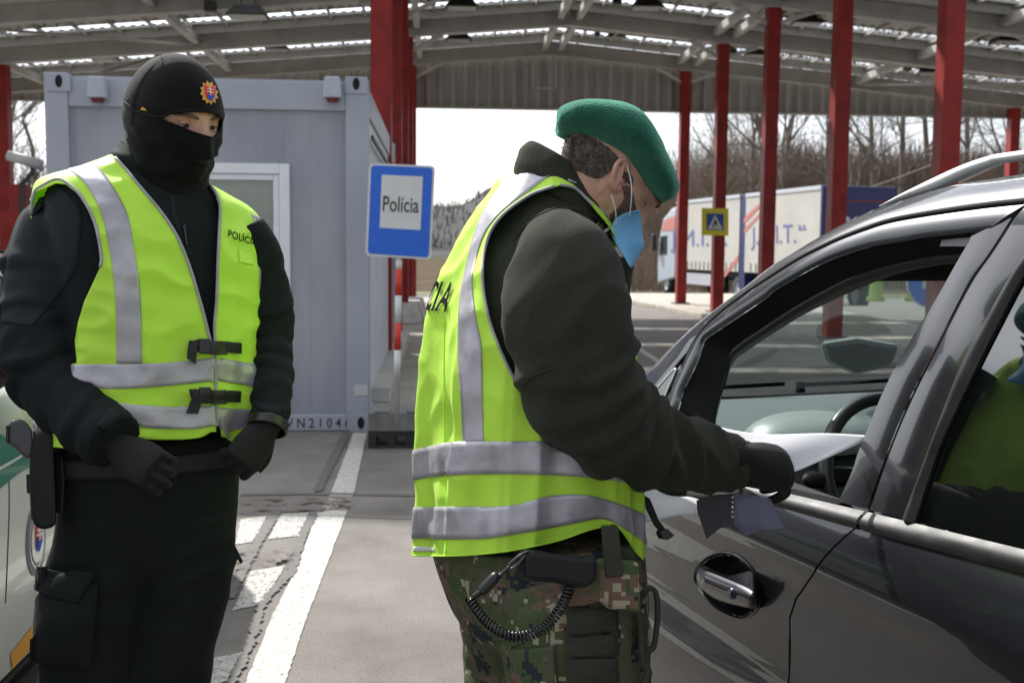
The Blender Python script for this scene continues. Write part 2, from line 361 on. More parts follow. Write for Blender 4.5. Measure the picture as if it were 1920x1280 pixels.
# ---------------------------------------------------------------- canopy
RX, RZ, SL = 2.75, 6.17, .088
def rz(x): return RZ - SL * abs(x - RX)
YS = [26.5, 23.0, 19.55, 16.1, 12.6]
steel = mat('grey_steel', (.42, .415, .39), .6, col2=(.54, .525, .49), vscale=2.5, detail=7)
steel_d = mat('dark_steel', (.09, .09, .085), .6, var=.3)
red = mat('red_paint', (.19, .011, .009), .5, col2=(.31, .024, .018), vscale=4, detail=9, rvar=.12, spec=.3)
sheet = mat('roof_sheet', (.42, .42, .41), .55, metal=.0, col2=(.52, .515, .49), vscale=1.2, detail=6)
can = empty('canopy', (RX, 19, 0), 'large border crossing canopy of grey steel frames and roof sheets on red columns', 'canopy')
XL, XR = -10.2, 15.7
def ibeam(mb, a, b, h=.34, wd=.2):
    a = Vector(a); b = Vector(b)
    for dz, hh, ww in ((0, .025, wd), (h - .025, .025, wd), (h / 2 - .0125, h - .054, .02)):
        mb.bar(a + Vector((0, 0, dz)), b + Vector((0, 0, dz)), ww, hh)
for Y in YS:
    mb = MB()
    for s, xe in ((-1, XL), (1, XR)):
        ibeam(mb, (RX, Y, rz(RX) + .013), (xe, Y, rz(xe) + .013))
    mb.build('rafter', steel, can)
# purlins and longitudinal beams
mb = MB()
for x in (-9.3, -5.0, -.86, -.46, 2.55, 2.95, 5.9, 6.3, 10.4, 14.9):
    mb.bar((x, 11.5, rz(x) + .20), (x, 26.35, rz(x) + .20), .12, .16)
mb.build('longitudinal_beam', steel, can)
mb = MB()
for k in range(37):
    x = XL + .3 + k * .70
    if x < XR: mb.bar((x, 11.4, rz(x) + .40), (x, 26.6, rz(x) + .40), .045, .06)
mb.build('purlin', mat('purlin_paint', (.34, .335, .31), .6, var=.15), can)
# roof sheets: corrugated, one open light slot beside each frame
def roofsheet(y0, y1, m, name='roof_sheet'):
    mb = MB()
    for xa, xb in ((XL - .3, RX), (RX, XR + .3)):
        n = int((xb - xa) / .1); top = []; bot = []
        for i in range(n * 2 + 1):
            x = xa + (xb - xa) * i / (2 * n); z = rz(x) + .44 + (.035 if (i // 2) % 2 else 0); bot.append(z); top.append(x)
        mb.grid([[Vector((x, yy, z)) for x, z in zip(top, bot)] for yy in (y0, y1)])
        mb.grid([[Vector((x, yy, z + .03)) for x, z in zip(top, bot)] for yy in (y0, y1)])
    mb.build(name, m, can)
light = mat('pale_sheet', (.55, .54, .5), .6, var=.1, trans=.35)
slots = [25.3, 21.95, 18.5, 15.05]
edge = 26.7
for s in slots:
    roofsheet(s + .50, edge, sheet); edge = s
roofsheet(11.3, edge, sheet)
for s, Yr in zip(slots, YS):
    # pale closing strip hanging between slot and frame
    mb = MB()
    for xa, xb in ((XL, RX), (RX, XR)):
        mb.bar((xa, s + .66, rz(xa) + .34), (xb, s + .66, rz(xb) + .34), .03, .15)
    mb.build('closing_strip', light, can)
    mb = MB()
    for xa, xb in ((XL - .3, RX), (RX, XR + .3)):
        for yy in (s + .52, s - .03): mb.bar((xa, yy, rz(xa) + .455), (xb, yy, rz(xb) + .455), .05, .05)
    mb.build('slot_trim', steel, can)
# gable cladding: trapezoid sheet, bottom level at 4.93
def cladding():
    mb = MB(); xs = []; n = int((XR - XL) / .075)
    bot, top = [], []
    for i in range(n + 1):
        x = XL + (XR - XL) * i / n; y = 26.70 + (.09 if (i // 2) % 2 else 0)
        bot.append(Vector((x, y, 4.93))); top.append(Vector((x, y, rz(x) + .35)))
    mb.grid([bot, top]); mb.grid([[p + Vector((0, .02, 0)) for p in bot], [p + Vector((0, .02, 0)) for p in top]])
    mb.bar((XL, 26.74, 4.91), (XR, 26.74, 4.91), .14, .05)
    mb.build('gable_cladding', mat('cladding', (.30, .29, .27), .7, col2=(.40, .385, .36), vscale=4, stretch=(1, 1, .15), detail=6), can)
    mb = MB()
    for xe in (XL, XR): mb.box(xe - .02, xe + .02, 11.3, 26.8, rz(xe) - .25, rz(xe) + .5)
    mb.build('eave_fascia', steel, can)
cladding()
mb = MB()   # hanging loop bracket at the ridge
for a, b in (((2.3, 26.4, 6.1), (2.3, 26.4, 5.35)), ((2.3, 26.4, 5.37), (2.85, 26.4, 5.37)), ((2.85, 26.4, 5.35), (2.85, 26.4, 6.1))): mb.bar(a, b, .04, .04)
mb.build('hanging_bracket', light, can)
def column(x, Y, top=None, w_=.235):
    t = rz(x) - .02 if top is None else top; mb = MB(); h = w_ / 2
    mb.box(x - h, x + h, Y - h, Y - h + .014, .13, t); mb.box(x - h, x + h, Y + h - .014, Y + h, .13, t); mb.box(x - h + .0, x + h - .0, Y - h + .016, Y + h - .016, .13, t) if False else mb.box(x - .06, x + .06, Y - h + .014, Y + h - .014, .13, t)
    mb.box(x - h, x - h + .012, Y - h + .016, Y + h - .016, .13, t); mb.box(x + h - .012, x + h, Y - h + .016, Y + h - .016, .13, t)
    c = mb.build('column', red, can)
    b = MB(); b.box(x - .2, x + .2, Y - .2, Y + .2, .12, .15); b.build('base_plate', steel_d, c)
    b = MB(); b.box(x - .16, x + .16, Y - .16, Y + .16, t, t + .02); b.build('cap_plate', steel, c)
for Y in YS: column(6.09, Y)
for Y in YS: column(-.66, Y)
column(-8.95, 23.0); column(-8.95, 26.5); column(14.55, 26.5); column(14.55, 23.0); column(-8.95, 19.55); column(14.55, 19.55)
# knee braces at the column heads
mb = MB()
for Y in YS:
    for x in (6.09, -.66):
        for s in (-1, 1): mb.bar((x + s * .1, Y, rz(x) - .28), (x + s * .75, Y, rz(x + s * .75) - .0), .07, .07)
mb.build('knee_brace', steel, can)
# diagonal wind bracing in the roof plane
mb = MB()
for xa, ya, xb, yb in ((-9, 19.55, -5, 23), (-5, 23, -9, 26.5), (10.4, 19.6, 14.9, 23), (14.9, 23, 10.4, 26.5), (-9, 26.5, -5, 23)):
    mb.bar((xa, ya, rz(xa) + .12), (xb, yb, rz(xb) + .12), .05, .05)
mb.build('wind_bracing', steel, can)
# floodlights
black = mat('black_plastic', (.02, .02, .021), .5, var=.2)
lens = mat('lamp_lens', (.42, .43, .42), .25, var=.1)
fl_lab = ['floodlight at the far left under the canopy, nearest the left edge', 'floodlight above the balaclava, topmost in its bay', 'floodlight over the left container lamp',
          'floodlight just right of the balaclava top', 'upper floodlight right of the near red columns', 'lower floodlight right of the near red columns',
          'floodlight close to the roof ridge', 'floodlight between the second and third slim red columns', 'floodlight near the hanging ridge bracket',
          'floodlight beside the middle red column head', 'floodlight left of the thickest red column', 'floodlight at the far right under the canopy']
for i, (px, py, Y, s) in enumerate([(95, 36, 21.5, 1.1), (466, 22, 19.2, 1.2), (198, 105, 24.3, 1), (520, 88, 24.3, .9), (866, 8, 21.5, 1.1), (860, 70, 24.6, 1), (1212, 8, 21.6, 1.1), (1512, 38, 21.6, 1.1), (1154, 66, 25.4, .8), (1416, 99, 25.2, 1), (1742, 132, 25.2, 1), (1892, 72, 21.6, 1.2)]):
    p = PY(px, py, Y); g = empty('floodlight', p, fl_lab[i], 'floodlight', 'floodlights under the canopy')
    mb = MB(); mb.hexa([p + Vector((x * .3 * s, y * .2 * s, z * .07 * s)) for z, k in ((-1, 1), (1, .6)) for y in (-k, k) for x in (-k, k)]); mb.build('housing', black, g, bevel=.01)
    mb = MB(); mb.box(p.x - .25 * s, p.x + .25 * s, p.y - .17 * s, p.y + .17 * s, p.z - .085 * s, p.z - .072 * s); mb.build('lens', lens, g)
    mb = MB(); mb.bar(p + Vector((-.12, 0, .06 * s)), (p.x - .12, p.y, rz(p.x) + .35), .03, .03); mb.bar(p + Vector((.12, 0, .06 * s)), (p.x + .12, p.y, rz(p.x) + .35), .03, .03); mb.build('bracket', steel_d, g)
    mb = MB(); mb.box(p.x - .62 * s, p.x - .46 * s, p.y - .08, p.y + .08, p.z - .02, p.z + .16); mb.bar((p.x - .54 * s, p.y, p.z + .16), (p.x - .54 * s, p.y, rz(p.x) + .36), .03, .03); mb.build('ballast_box', black, g)

# ---------------------------------------------------------------- container
YC = PZ(690, 808).y
c0 = PY(91, 480, YC).x; c1 = PY(691, 480, YC).x; CH = PY(690, 147, YC).z; CB = .004; CL = YC + 5.25
cgrey = mat('container_paint', (.235, .252, .30), .45, col2=(.345, .365, .415), vscale=2.2, stretch=(1, 1, .35), detail=10, rvar=.12, bump=.12, bscale=12)
cgrey_l = mat('container_frame_paint', (.33, .355, .42), .45, col2=(.375, .40, .46), vscale=2, detail=8, rvar=.1)
cside_lit = mat('container_side_lit', (.55, .58, .62), .4, col2=(.64, .67, .7), vscale=3, detail=6)  # side lighter than the front: reflected light put into the colour
ct = empty('office_container', ((c0 + c1) / 2, YC, 0), 'blue-grey office container with a white window behind the masked officer', 'container')
pw = .175; tr_ = .22; br_ = .125
mb = MB()
for xa, xb in ((c0, c0 + pw), (c1 - pw, c1)):
    mb.box(xa, xb, YC, YC + pw, CB, CH); mb.box(xa, xb, CL - pw, CL, CB, CH)
mb.box(c0 + pw, c1 - pw, YC + .012, YC + .12, CH - tr_ - .03, CH - .035); mb.box(c0 + pw, c1 - pw, YC + .012, YC + .12, CB, CB + br_)
for xa, xb in ((c0 + .012, c0 + .12), (c1 - .12, c1 - .012)):
    mb.box(xa, xb, YC + pw, CL - pw, CH - tr_ - .03, CH - .035); mb.box(xa, xb, YC + pw, CL - pw, CB, CB + br_)
mb.build('frame', cgrey_l, ct, bevel=.006)
# front panel with shallow vertical ribs, window opening left out
wx0, wx1 = PY(300, 400, YC).x, PY(543, 400, YC).x; wz0, wz1 = PY(540, 583, YC).z, PY(540, 307, YC).z
def ribbed(x0, x1, z0, z1, y, mb, pitch=.20, d=.004):
    n = max(2, int((x1 - x0) / .02)); bot = []; top = []
    for i in range(n + 1):
        x = x0 + (x1 - x0) * i / n; k = (x / pitch) % 1; yy = y + (d if k < .08 else 0)
        bot.append(Vector((x, yy, z0))); top.append(Vector((x, yy, z1)))
    mb.grid([bot, top])
mb = MB(); yp = YC + .045; za, zb_ = CB + br_, CH - tr_ - .03
ribbed(c0 + pw, wx0, za, zb_, yp, mb); ribbed(wx1, c1 - pw, za, zb_, yp, mb); ribbed(wx0, wx1, za, wz0, yp, mb); ribbed(wx0, wx1, wz1, zb_, yp, mb)
mb.build('wall_panel', cgrey, ct, bevel=0)
mb = MB()   # right side wall, corrugated; light it reflects is put into the pale colour
n = int((CL - YC - 2 * pw) / .035); bot = []; top = []
for i in range(n + 1):
    y = YC + pw + (CL - YC - 2 * pw) * i / n; x = c1 - .05 + (.02 if (i // 3) % 2 else 0); bot.append(Vector((x, y, za))); top.append(Vector((x, y, CH - tr_ - .03)))
mb.grid([bot, top]); mb.build('side_wall', cside_lit, ct)
mb = MB(); mb.box(c0 + .03, c0 + .05, YC + pw, CL - pw, za, CH - tr_); mb.box(c0 + pw, c1 - pw, CL - .06, CL - .03, za, CH - tr_); mb.build('rear_wall', cgrey, ct)
mb = MB(); mb.box(c0 + .02, c1 - .02, YC + .02, CL - .02, CH - .034, CH - .02); mb.build('roof', cgrey_l, ct)
mb = MB(); mb.box(c0 + .05, c1 - .05, YC + .05, CL - .05, CB, CB + .06); mb.build('floor', black, ct)
mb = MB(); mb.bar((c1 + .012, YC + .3, CH - .42), (c1 + .012, CL - .2, CH - .42), .02, .035); mb.build('side_cable', black, ct)
mb = MB(); mb.bar((c1 + .02, CL + .02, .1), (c1 + .02, CL + .02, CH - .5), .05, .05); mb.build('downpipe', mat('blue_paint', (.03, .06, .25), .5), ct)
# corner castings with oval holes
for (px, py) in ((111, 153), (668, 158), (677, 792)):
    c = PY(px, py, YC); up = py < 400
    mb = MB(); mb.box(c.x - .085, c.x + .085, YC - .012, YC + .0, c.z - .075, c.z + (.055 if up else .06)); cc = mb.build('corner_casting', cgrey_l, ct, bevel=.004)
    mb = MB(); mb.prism([(c.x + .027 * math.cos(a * .3927), YC - .014, c.z + .048 * math.sin(a * .3927)) for a in range(16)], (0, .03, 0)); mb.build('lifting_hole', mat('hole_black', (.006, .006, .006), .9), cc)
# lamps
for px in (187, 625):
    p = PY(px, 168, YC); lo = MB(); w0, w1 = .058, .07
    lo.hexa([Vector((p.x + sx * (w1 if z < 0 else w0), YC - (.10 if y < 0 else 0), p.z + z)) for z in (-.075, .085) for y in (-1, 1) for sx in (-1, 1)])
    l = lo.build('wall_lamp', mat('lamp_grey', (.42, .45, .52), .5, var=.06), ct, bevel=.012)
    g = MB(); g.cyl((p.x, YC - .055, p.z - .078), (p.x, YC - .055, p.z - .105), .052, .04, 20); g.build('lamp_lens', mat('red_lens', (.14, .02, .012), .3), l)
# window
wh = mat('pvc_white', (.74, .76, .80), .35, var=.04)
wn = MB()
def frame_xz(mb, x0, x1, z0, z1, t, y0, y1):
    mb.box(x0, x0 + t, y0, y1, z0, z1); mb.box(x1 - t, x1, y0, y1, z0, z1); mb.box(x0 + t, x1 - t, y0, y1, z1 - t, z1); mb.box(x0 + t, x1 - t, y0, y1, z0, z0 + t)
frame_xz(wn, wx0, wx1, wz0, wz1, .08, YC + .005, YC + .07)
wno = wn.build('window', wh, ct, bevel=.006)
m2 = MB(); zs = PY(520, 474, YC).z; frame_xz(m2, wx0 + .083, wx1 - .083, zs - .05, wz1 - .083, .045, YC + .02, YC + .06); m2.build('sash', wh, wno, bevel=.005)
m2 = MB(); m2.box(wx0 + .083, wx1 - .083, YC + .03, YC + .05, wz0 + .083, zs - .055); m2.build('lower_panel', wh, wno)
m2 = MB(); m2.box(wx0 + .12, wx1 - .12, YC + .038, YC + .044, zs - .01, wz1 - .12); m2.build('pane', glass_mat('window_glass', (.93, .95, .94), .02, 1.6), wno)
m2 = MB()
k = 0; z = zs
while z < wz1 - .12:
    m2.hexa([Vector((x, YC + .075 + dy, z + dz)) for dz, dy in ((0, 0), (.002, 0)) for dy2 in (0, 1) for x in (wx0 + .1, wx1 - .1)]) if False else m2.bar((wx0 + .1, YC + .09, z), (wx1 - .1, YC + .09, z), .026, .0022, up=(0, 1, .45)); z += .021
m2.build('venetian_blind', mat('blind', (.68, .69, .65), .6), wno)
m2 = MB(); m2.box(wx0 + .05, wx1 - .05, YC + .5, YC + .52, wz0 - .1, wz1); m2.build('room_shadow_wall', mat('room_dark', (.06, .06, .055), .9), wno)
# text and plate
tm = mat('stencil_black', (.03, .035, .05), .6)
ty0, ty1 = PY(600, 802, YC).z, PY(600, 784, YC).z; tx0, tx1 = PY(536, 795, YC).x, PY(656, 795, YC).x
link('container_number', text_on('VN21046', lambda u, v: Vector((tx0 + (tx1 - tx0) * u, YC + .008, ty0 + (ty1 - ty0) * v)), .006, 1.55), tm, ct, False)
mb = MB(); a = PY(664, 741, YC); b = PY(692, 721, YC); mb.box(a.x, b.x - .01, YC - .006, YC - .001, a.z, b.z); mb.build('small_plate', mat('plate', (.48, .5, .5), .5), ct)

# ---------------------------------------------------------------- police sign on post
YSN = PZ(735, 841).y + .03
sg = empty('police_sign', PY(745, 700, YSN), 'tall blue sign with white panel on a red and white striped post', 'sign')
def rrect(x0, x1, z0, z1, r, n=6):
    out_ = []
    for cx, cz, a0 in ((x1 - r, z0 + r, -90), (x1 - r, z1 - r, 0), (x0 + r, z1 - r, 90), (x0 + r, z0 + r, 180)):
        out_ += [(cx + r * math.cos(rad(a0 + 90 * i / n)), cz + r * math.sin(rad(a0 + 90 * i / n))) for i in range(n + 1)]
    return out_
def quadfn(cs, Y):     # four px corners bl, br, tr, tl -> bilinear function on plane Y
    q = [PY(x, y, Y) for x, y in cs]
    return lambda u, v: (q[0] * (1 - u) + q[1] * u) * (1 - v) + (q[3] * (1 - u) + q[2] * u) * v
SQ = quadfn([(685, 479), (808, 487), (816, 311), (692, 306)], YSN - .03)
def plate(name, u0, u1, v0, v1, r, dy, th, m, par, asp=.7):
    pts = [SQ(a, b) + Vector((0, dy, 0)) for a, b in [(x, z * asp) for x, z in rrect(u0, u1, v0 / asp, v1 / asp, r)]]
    mb = MB().prism(pts, (0, th, 0)); return mb.build(name, m, par)
blue = mat('sign_blue', (.012, .12, .62), .35, var=.04)
sw = mat('sign_white', (.62, .63, .62), .4, var=.04)
pb = plate('board_edge', 0, 1, 0, 1, .07, 0, .02, sw, sg)
plate('board', .035, .965, .022, .978, .055, -.003, .004, blue, pb)
plate('white_panel', .20, .82, .31, .88, .002, -.0055, .003, sw, pb)
link('lettering', text_on('Polícia', lambda u, v: SQ(.235 + .545 * u, .49 + .165 * v) + Vector((0, -.007, 0)), .01), mat('sign_black', (.015, .015, .02), .5), pb, False)
pa, pbm = PY(748, 488, YSN), PY(743, 792, YSN)
segs = [(488, 504, sw), (504, 553, 'r'), (553, 604, sw), (604, 655, 'r'), (655, 708, sw), (708, 792, steel)]
redr = mat('reflective_red', (.60, .045, .02), .4)
pt0 = PY(750, 330, YSN)
mb = MB(); mb.cyl(pbm, pt0, .022, .022, 20); pole = mb.build('post', steel, sg, True)
for y0, y1, m in segs[:-1]:
    a = pa.lerp(pbm, (y0 - 488) / 304); b = pa.lerp(pbm, (y1 - 488) / 304); mb = MB(); mb.cyl(a, b, .0245, .0245, 20)
    mb.build('stripe', redr if m == 'r' else m, pole, True)
rub = mat('recycled_plastic', (.16, .16, .155), .8, var=.25, vscale=10, bump=.4, bscale=40)
bx0, bx1 = PY(690, 820, YSN).x, PY(783, 820, YSN).x + .12
b = empty('sign_foot', (0, YSN, 0), 'grey slab foot on a black pallet block under the striped sign post', 'sign foot')
mb = MB(); mb.box(bx0, bx1, YSN - .02, YSN + .5, .125, .26); mb.box(bx0 + .05, bx0 + .16, YSN - .022, YSN + .1, .26, .275); mb.box(bx1 - .2, bx1 - .09, YSN - .022, YSN + .1, .26, .275); mb.build('slab', rub, b, bevel=.012)
mb = MB(); mb.box(bx0 + .0, bx1, YSN - .01, YSN + .5, .085, .122); mb.box(bx0, bx1, YSN - .01, YSN + .5, .0, .02)
for k in range(4):
    x = bx0 + (bx1 - bx0 - .06) * k / 3; mb.box(x, x + .06, YSN - .012, YSN + .5, .021, .084)
mb.build('pallet_block', black, b, bevel=.004)
# concrete barrier blocks running back beside the container
kerb = mat('kerb', (.42, .40, .37), .85, col2=(.55, .53, .5), vscale=6, detail=6)
labs = ['concrete kerb block nearest the striped sign post', 'second concrete kerb block beside the container', 'concrete kerb block halfway along the container side', 'concrete kerb block near the far container corner', 'farthest concrete kerb block before the red columns']
for k in range(5):
    y = 9.2 + k * 1.25; x = -.50; mb = MB()
    mb.hexa([Vector((x + sx * (.09 if z else .13), yy, z)) for z in (0.12, .26) for yy in (y, y + 1.15) for sx in (-1, 1)]); tag(mb.build('kerb_block', kerb, bevel=.015), labs[k], 'kerb block', 'kerb blocks beside the container')
for i, (px, py) in enumerate(((762, 604), (776, 590), (770, 598))):
    p = PZ(px, py, .12); mb = MB(); mb.hexa([p + Vector((sx * (.18 if z else .28), sy * (.3 if z else .4), z)) for z in (0, .35) for sy in (-1, 1) for sx in (-1, 1)])
    tag(mb.build('barrier_block', mat('white_concrete', (.6, .58, .55), .8, var=.15), bevel=.03), ['white barrier block left of the far red columns', 'white barrier block farthest back by the red columns', 'white barrier block in the middle at the red columns'][i], 'barrier', 'white barrier blocks by the red columns')

# ---------------------------------------------------------------- crossing sign on a column, round arrow sign
def flat_on(px, py, Y): return PY(px, py, Y)
YX = 22.80
xs_ = empty('crossing_sign', PY(1341, 416, YX), 'square yellow sign with a blue pedestrian crossing symbol on a red column', 'sign')
def pxpoly(name, pts, Y, th, m, par):
    mb = MB().prism([PY(x, y, Y) for x, y in pts], (0, th, 0)); return mb.build(name, m, par)
ye = mat('sign_yellow', (.72, .62, .01), .45)
brd = pxpoly('board', [(1316, 390), (1366, 391), (1366, 442), (1316, 441)][::-1], YX, .03, ye, xs_)
pxpoly('blue_square', [(1325, 400), (1357, 401), (1357, 432), (1325, 431)][::-1], YX - .006, .004, mat('deep_blue', (.01, .055, .30), .4), brd)
pxpoly('white_triangle', [(1341, 403), (1355, 430), (1327, 429)][::-1], YX - .011, .004, sw, brd)
pxpoly('walking_figure', [(1341, 411), (1344, 415), (1346, 427), (1343, 421), (1341, 420), (1338, 427), (1336, 427), (1339, 415)][::-1], YX - .016, .004, black, brd)
mb = MB(); q = PY(1341, 416, YX); mb.box(q.x - .05, 6.09 - .05, YX + .03, YX + .075, q.z - .02, q.z + .02); mb.build('clamp', steel_d, xs_)
YA = 13.5
c = PY(1750, 527, YA); ra = .36
an = empty('arrow_sign', (c.x, YA, 0), 'round blue sign with a white arrow seen through the windscreen', 'sign')
mb = MB(); mb.cyl((c.x, YA - .01, c.z), (c.x, YA + .01, c.z), ra, ra, 40); dk = mb.build('disc', sw, an)
mb = MB(); mb.cyl((c.x, YA - .014, c.z), (c.x, YA - .011, c.z), ra * .95, ra * .95, 40); mb.build('blue_face', blue, dk)
arw = [(-.55, -.35), (-.5, .25), (-.32, .08), (.25, .55), (.45, .33), (-.1, -.14), (.08, -.33)]
mb = MB().prism([(c.x + a * ra * .8, YA - .019, c.z + b * ra * .8) for a, b in arw], (0, .004, 0)); mb.build('white_arrow', sw, dk)
mb = MB(); mb.cyl((c.x, YA + .04, 0), (c.x, YA + .04, c.z + .3), .03, .03, 12); mb.build('post', steel, an)
for i, (px, py) in enumerate(((1642, 548), (1714, 560))):
    p = PY(px, py, 31.0); p.z = 0; mb = MB(); rows = []
    for z, r in ((0, .26), (.1, .27), (.16, .2), (.7, .17), (.8, .19), (.88, .17), (1.0, .12), (1.05, .03)): rows.append([p + Vector((r * math.cos(a * .3927), r * math.sin(a * .3927), z)) for a in range(16)])
    mb.grid(rows, wrap=True, capb=True); tag(mb.build('guide_bollard', mat('lime_plastic', (.30, .42, .08), .6, var=.1), smooth=True), ['lime green traffic bollard left of the round blue sign', 'lime green traffic bollard under the round blue sign'][i], 'bollard', 'lime green bollards seen through the windscreen')

# ---------------------------------------------------------------- truck and trailer
TA, TB = P(1240, 480, 46.5), P(1540, 480, 33.0)
u_ = Vector((TA.x - TB.x, TA.y - TB.y, 0)).normalized(); v_ = Vector((u_.y, -u_.x, 0)); G0 = -.45
O_ = Vector((TB.x, TB.y, G0))
def T(a, b, z): return O_ + u_ * a + v_ * b + Vector((0, 0, z))
def tside(px, py, off=0): return onplane(px, py, O_ - v_ * off, v_)
def ua(px): return (tside(px, 450) - O_).dot(u_)
def tbox(mb, a0, a1, b0, b1, z0, z1): return mb.hexa([T(a, b, z) for z in (z0, z1) for b in (b0, b1) for a in (a0, a1)])
tarp = mat('tarpaulin', (.43, .415, .375), .6, col2=(.50, .48, .44), vscale=.8, detail=6, bump=.3, bscale=3, bdist=.03)
navy = mat('navy', (.014, .020, .10), .45); tblue = mat('truck_blue', (.13, .14, .33), .6); tred = mat('truck_red', (.50, .17, .15), .6); alu = mat('aluminium', (.55, .57, .62), .35, metal=.3)
cabw = mat('cab_white', (.42, .47, .55), .35, coat=.4)
tire = mat('tyre', (.02, .02, .02), .85, var=.2)
def wheel(parent, cpt, r, axis, wd, nm='wheel', rimc=None):
    c_ = Vector(cpt); ax = Vector(axis).normalized(); mb = MB(); rows = []
    e = ax.orthogonal().normalized(); f = ax.cross(e)
    for o_, rr in ((-.5, .55), (-.5, .9), (-.38, 1), (.38, 1), (.5, .9), (.5, .55)):
        rows.append([c_ + ax * o_ * wd + (e * math.cos(a * .2244) + f * math.sin(a * .2244)) * r * rr for a in range(28)])
    mb.grid(rows, wrap=True); w0 = mb.build('wheel', tire, parent, True)
    mb = MB(); rows = []
    for o_, rr in ((-.42, .58), (-.3, .5), (-.25, .2), (-.35, .12), (-.36, .01)): rows.append([c_ + ax * o_ * wd + (e * math.cos(a * .2244) + f * math.sin(a * .2244)) * r * rr for a in range(28)])
    for o_, rr in ((.36, .01), (.35, .12), (.25, .2), (.3, .5), (.42, .58)): rows.append([c_ + ax * o_ * wd + (e * math.cos(a * .2244) + f * math.sin(a * .2244)) * r * rr for a in range(28)])
    mb.grid(rows, wrap=True); mb.build('rim', rimc or alu, w0, True); return w0
aG = ua(1389); aF = ua(1268); aEnd = 0.0
trk = empty('box_truck', T(aF, 1.2, 0), 'white box truck with pale lettered tarpaulin sides beyond the slim red columns', 'truck')
trl = empty('box_trailer', T(3, 1.2, 0), 'lettered box trailer with a navy rear hitched behind the white truck', 'trailer')
zt, zb2 = 3.95, 1.15
def boxbody(par, a0, a1):
    mb = MB(); tbox(mb, a0, a1, 0, 2.5, zb2, zt - .12); mb.build('tarpaulin', tarp, par)
    mb = MB(); tbox(mb, a0, a1, -.03, 2.53, zt - .12, zt); mb.build('roof_rail', alu, par)
    mb = MB()
    for k in range(int((a1 - a0) / .42)): tbox(mb, a0 + .2 + k * .42, a0 + .26 + k * .42, -.02, -.002, zb2 + .02, zb2 + .32)
    mb.build('buckle_strap', mat('strap', (.22, .2, .17), .7), par)
    mb = MB(); tbox(mb, a0 + .1, a1 - .1, .35, 2.15, .8, zb2 - .01); mb.build('chassis', black, par)
boxbody(trl, 0.12, aG - .35); boxbody(trk, aG + .15, aF)
mb = MB(); tbox(mb, 0, .10, -.03, 2.53, zb2 - .1, zt - .02); dr = mb.build('rear_door', navy, trl)
mb = MB()
for a, b, z0, z1 in ((.25, .30, 1.6, 3.5), (2.2, 2.25, 1.6, 3.5)): mb.hexa([T(x, y, z) for z in (z0, z1) for y in (a, b) for x in (-.012, -.002)])
mb.hexa([T(x, y, z) for z in (3.45, 3.5) for y in (.31, 2.19) for x in (-.012, -.002)]); mb.build('red_outline', mat('dark_red', (.16, .015, .02), .5), dr)
link('lettering', text_on('J.M.I.T.', lambda u, v: T(-.015, .45 + 1.6 * u, 2.5 + .5 * v), .02), mat('pale_lettering', (.45, .47, .6), .6), dr, False)
mb = MB(); tbox(mb, aG - .34, aG + .14, .02, 2.4, zb2 - .6, zt - .05); mb.build('front_bulkhead', navy, trl)
def side_text(s, quad, par, m, bold=.03, space=1.0):
    q = [tside(x, y, .012) for x, y in quad]
    link('lettering', text_on(s, lambda u, v: (q[0] * (1 - u) + q[1] * u) * (1 - v) + (q[3] * (1 - u) + q[2] * u) * v, bold, space), m, par, False)
side_text('J.M.I.T.', [(1257, 473), (1363, 471), (1363, 427), (1257, 434)], trk, tblue, .0)
side_text('J.M.I.T.', [(1408, 469), (1492, 467), (1492, 420), (1408, 426)], trl, tblue, .0)
side_text('a.s.', [(1497, 432), (1512, 431), (1512, 421), (1497, 422)], trl, tblue, .02)
def side_poly(name, pts, par, m):
    q = [tside(x, y, .008) for x, y in pts]; MB().prism(q, -v_ * .004).build(name, m, par)
side_poly('red_stripe', [(1395, 420), (1429, 384), (1420, 384), (1395, 409)], trl, tred); side_poly('red_stripe', [(1395, 438), (1437, 392), (1431, 392), (1395, 430)], trl, tred)
side_poly('red_stripe', [(1352, 519), (1384, 478), (1384, 488), (1360, 519)], trk, tred); side_poly('red_stripe', [(1272, 410), (1290, 397), (1281, 397), (1272, 403)], trk, tred)
# cab
aC0, aC1 = aF + .15, aF + 2.25
mb = MB(); prof = [(aC0, .75), (aC1 - .05, .45), (aC1 + .02, 1.3), (aC1 - .1, 2.4), (aC1 - .55, 3.25), (aC0 + .5, 3.7), (aC0, 3.75)]
mb.prism([T(a, .02, z) for a, z in prof], v_ * 2.46); cab = mb.build('cab', cabw, trk, bevel=.08)
mb = MB(); mb.prism([T(a, .0, z) for a, z in ((aC0 + .95, 1.75), (aC1 - .25, 1.7), (aC1 - .4, 2.5), (aC0 + .95, 2.55))], v_ * .015); mb.build('side_window', mat('dark_glass', (.03, .045, .05), .08, spec=.8), cab)
mb = MB(); mb.prism([T(a, .0, z) for a, z in ((aC0 + .05, 2.75), (aC1 - .5, 2.75), (aC1 - .75, 3.2), (aC0 + .05, 3.35))], v_ * .012); mb.build('red_band', tred, cab)
mb = MB(); mb.hexa([T(a, b, z) for z in (1.9, 2.6) for b in (-.28, -.08) for a in (aC1 - .15, aC1 + .05)]); mb.build('wing_mirror', black, cab, bevel=.03)
mb = MB(); mb.prism([T(a, .03, z) for a, z in ((aC1 + .03, 1.5), (aC1 + .03, 2.4), (aC1 - .03, 2.4), (aC1 - .03, 1.5))], v_ * 2.3); mb.build('windscreen', MATS['dark_glass'], cab)
mb = MB(); tbox(mb, aG + 1.6, aF - 1.0, .05, .12, .55, 1.0); mb.build('side_guard', alu, trk)
for a in (aC0 + 1.1, aG + 2.2):
    for b in (.22, 2.28): wheel(trk, T(a, b, .5), .5, v_, .32)
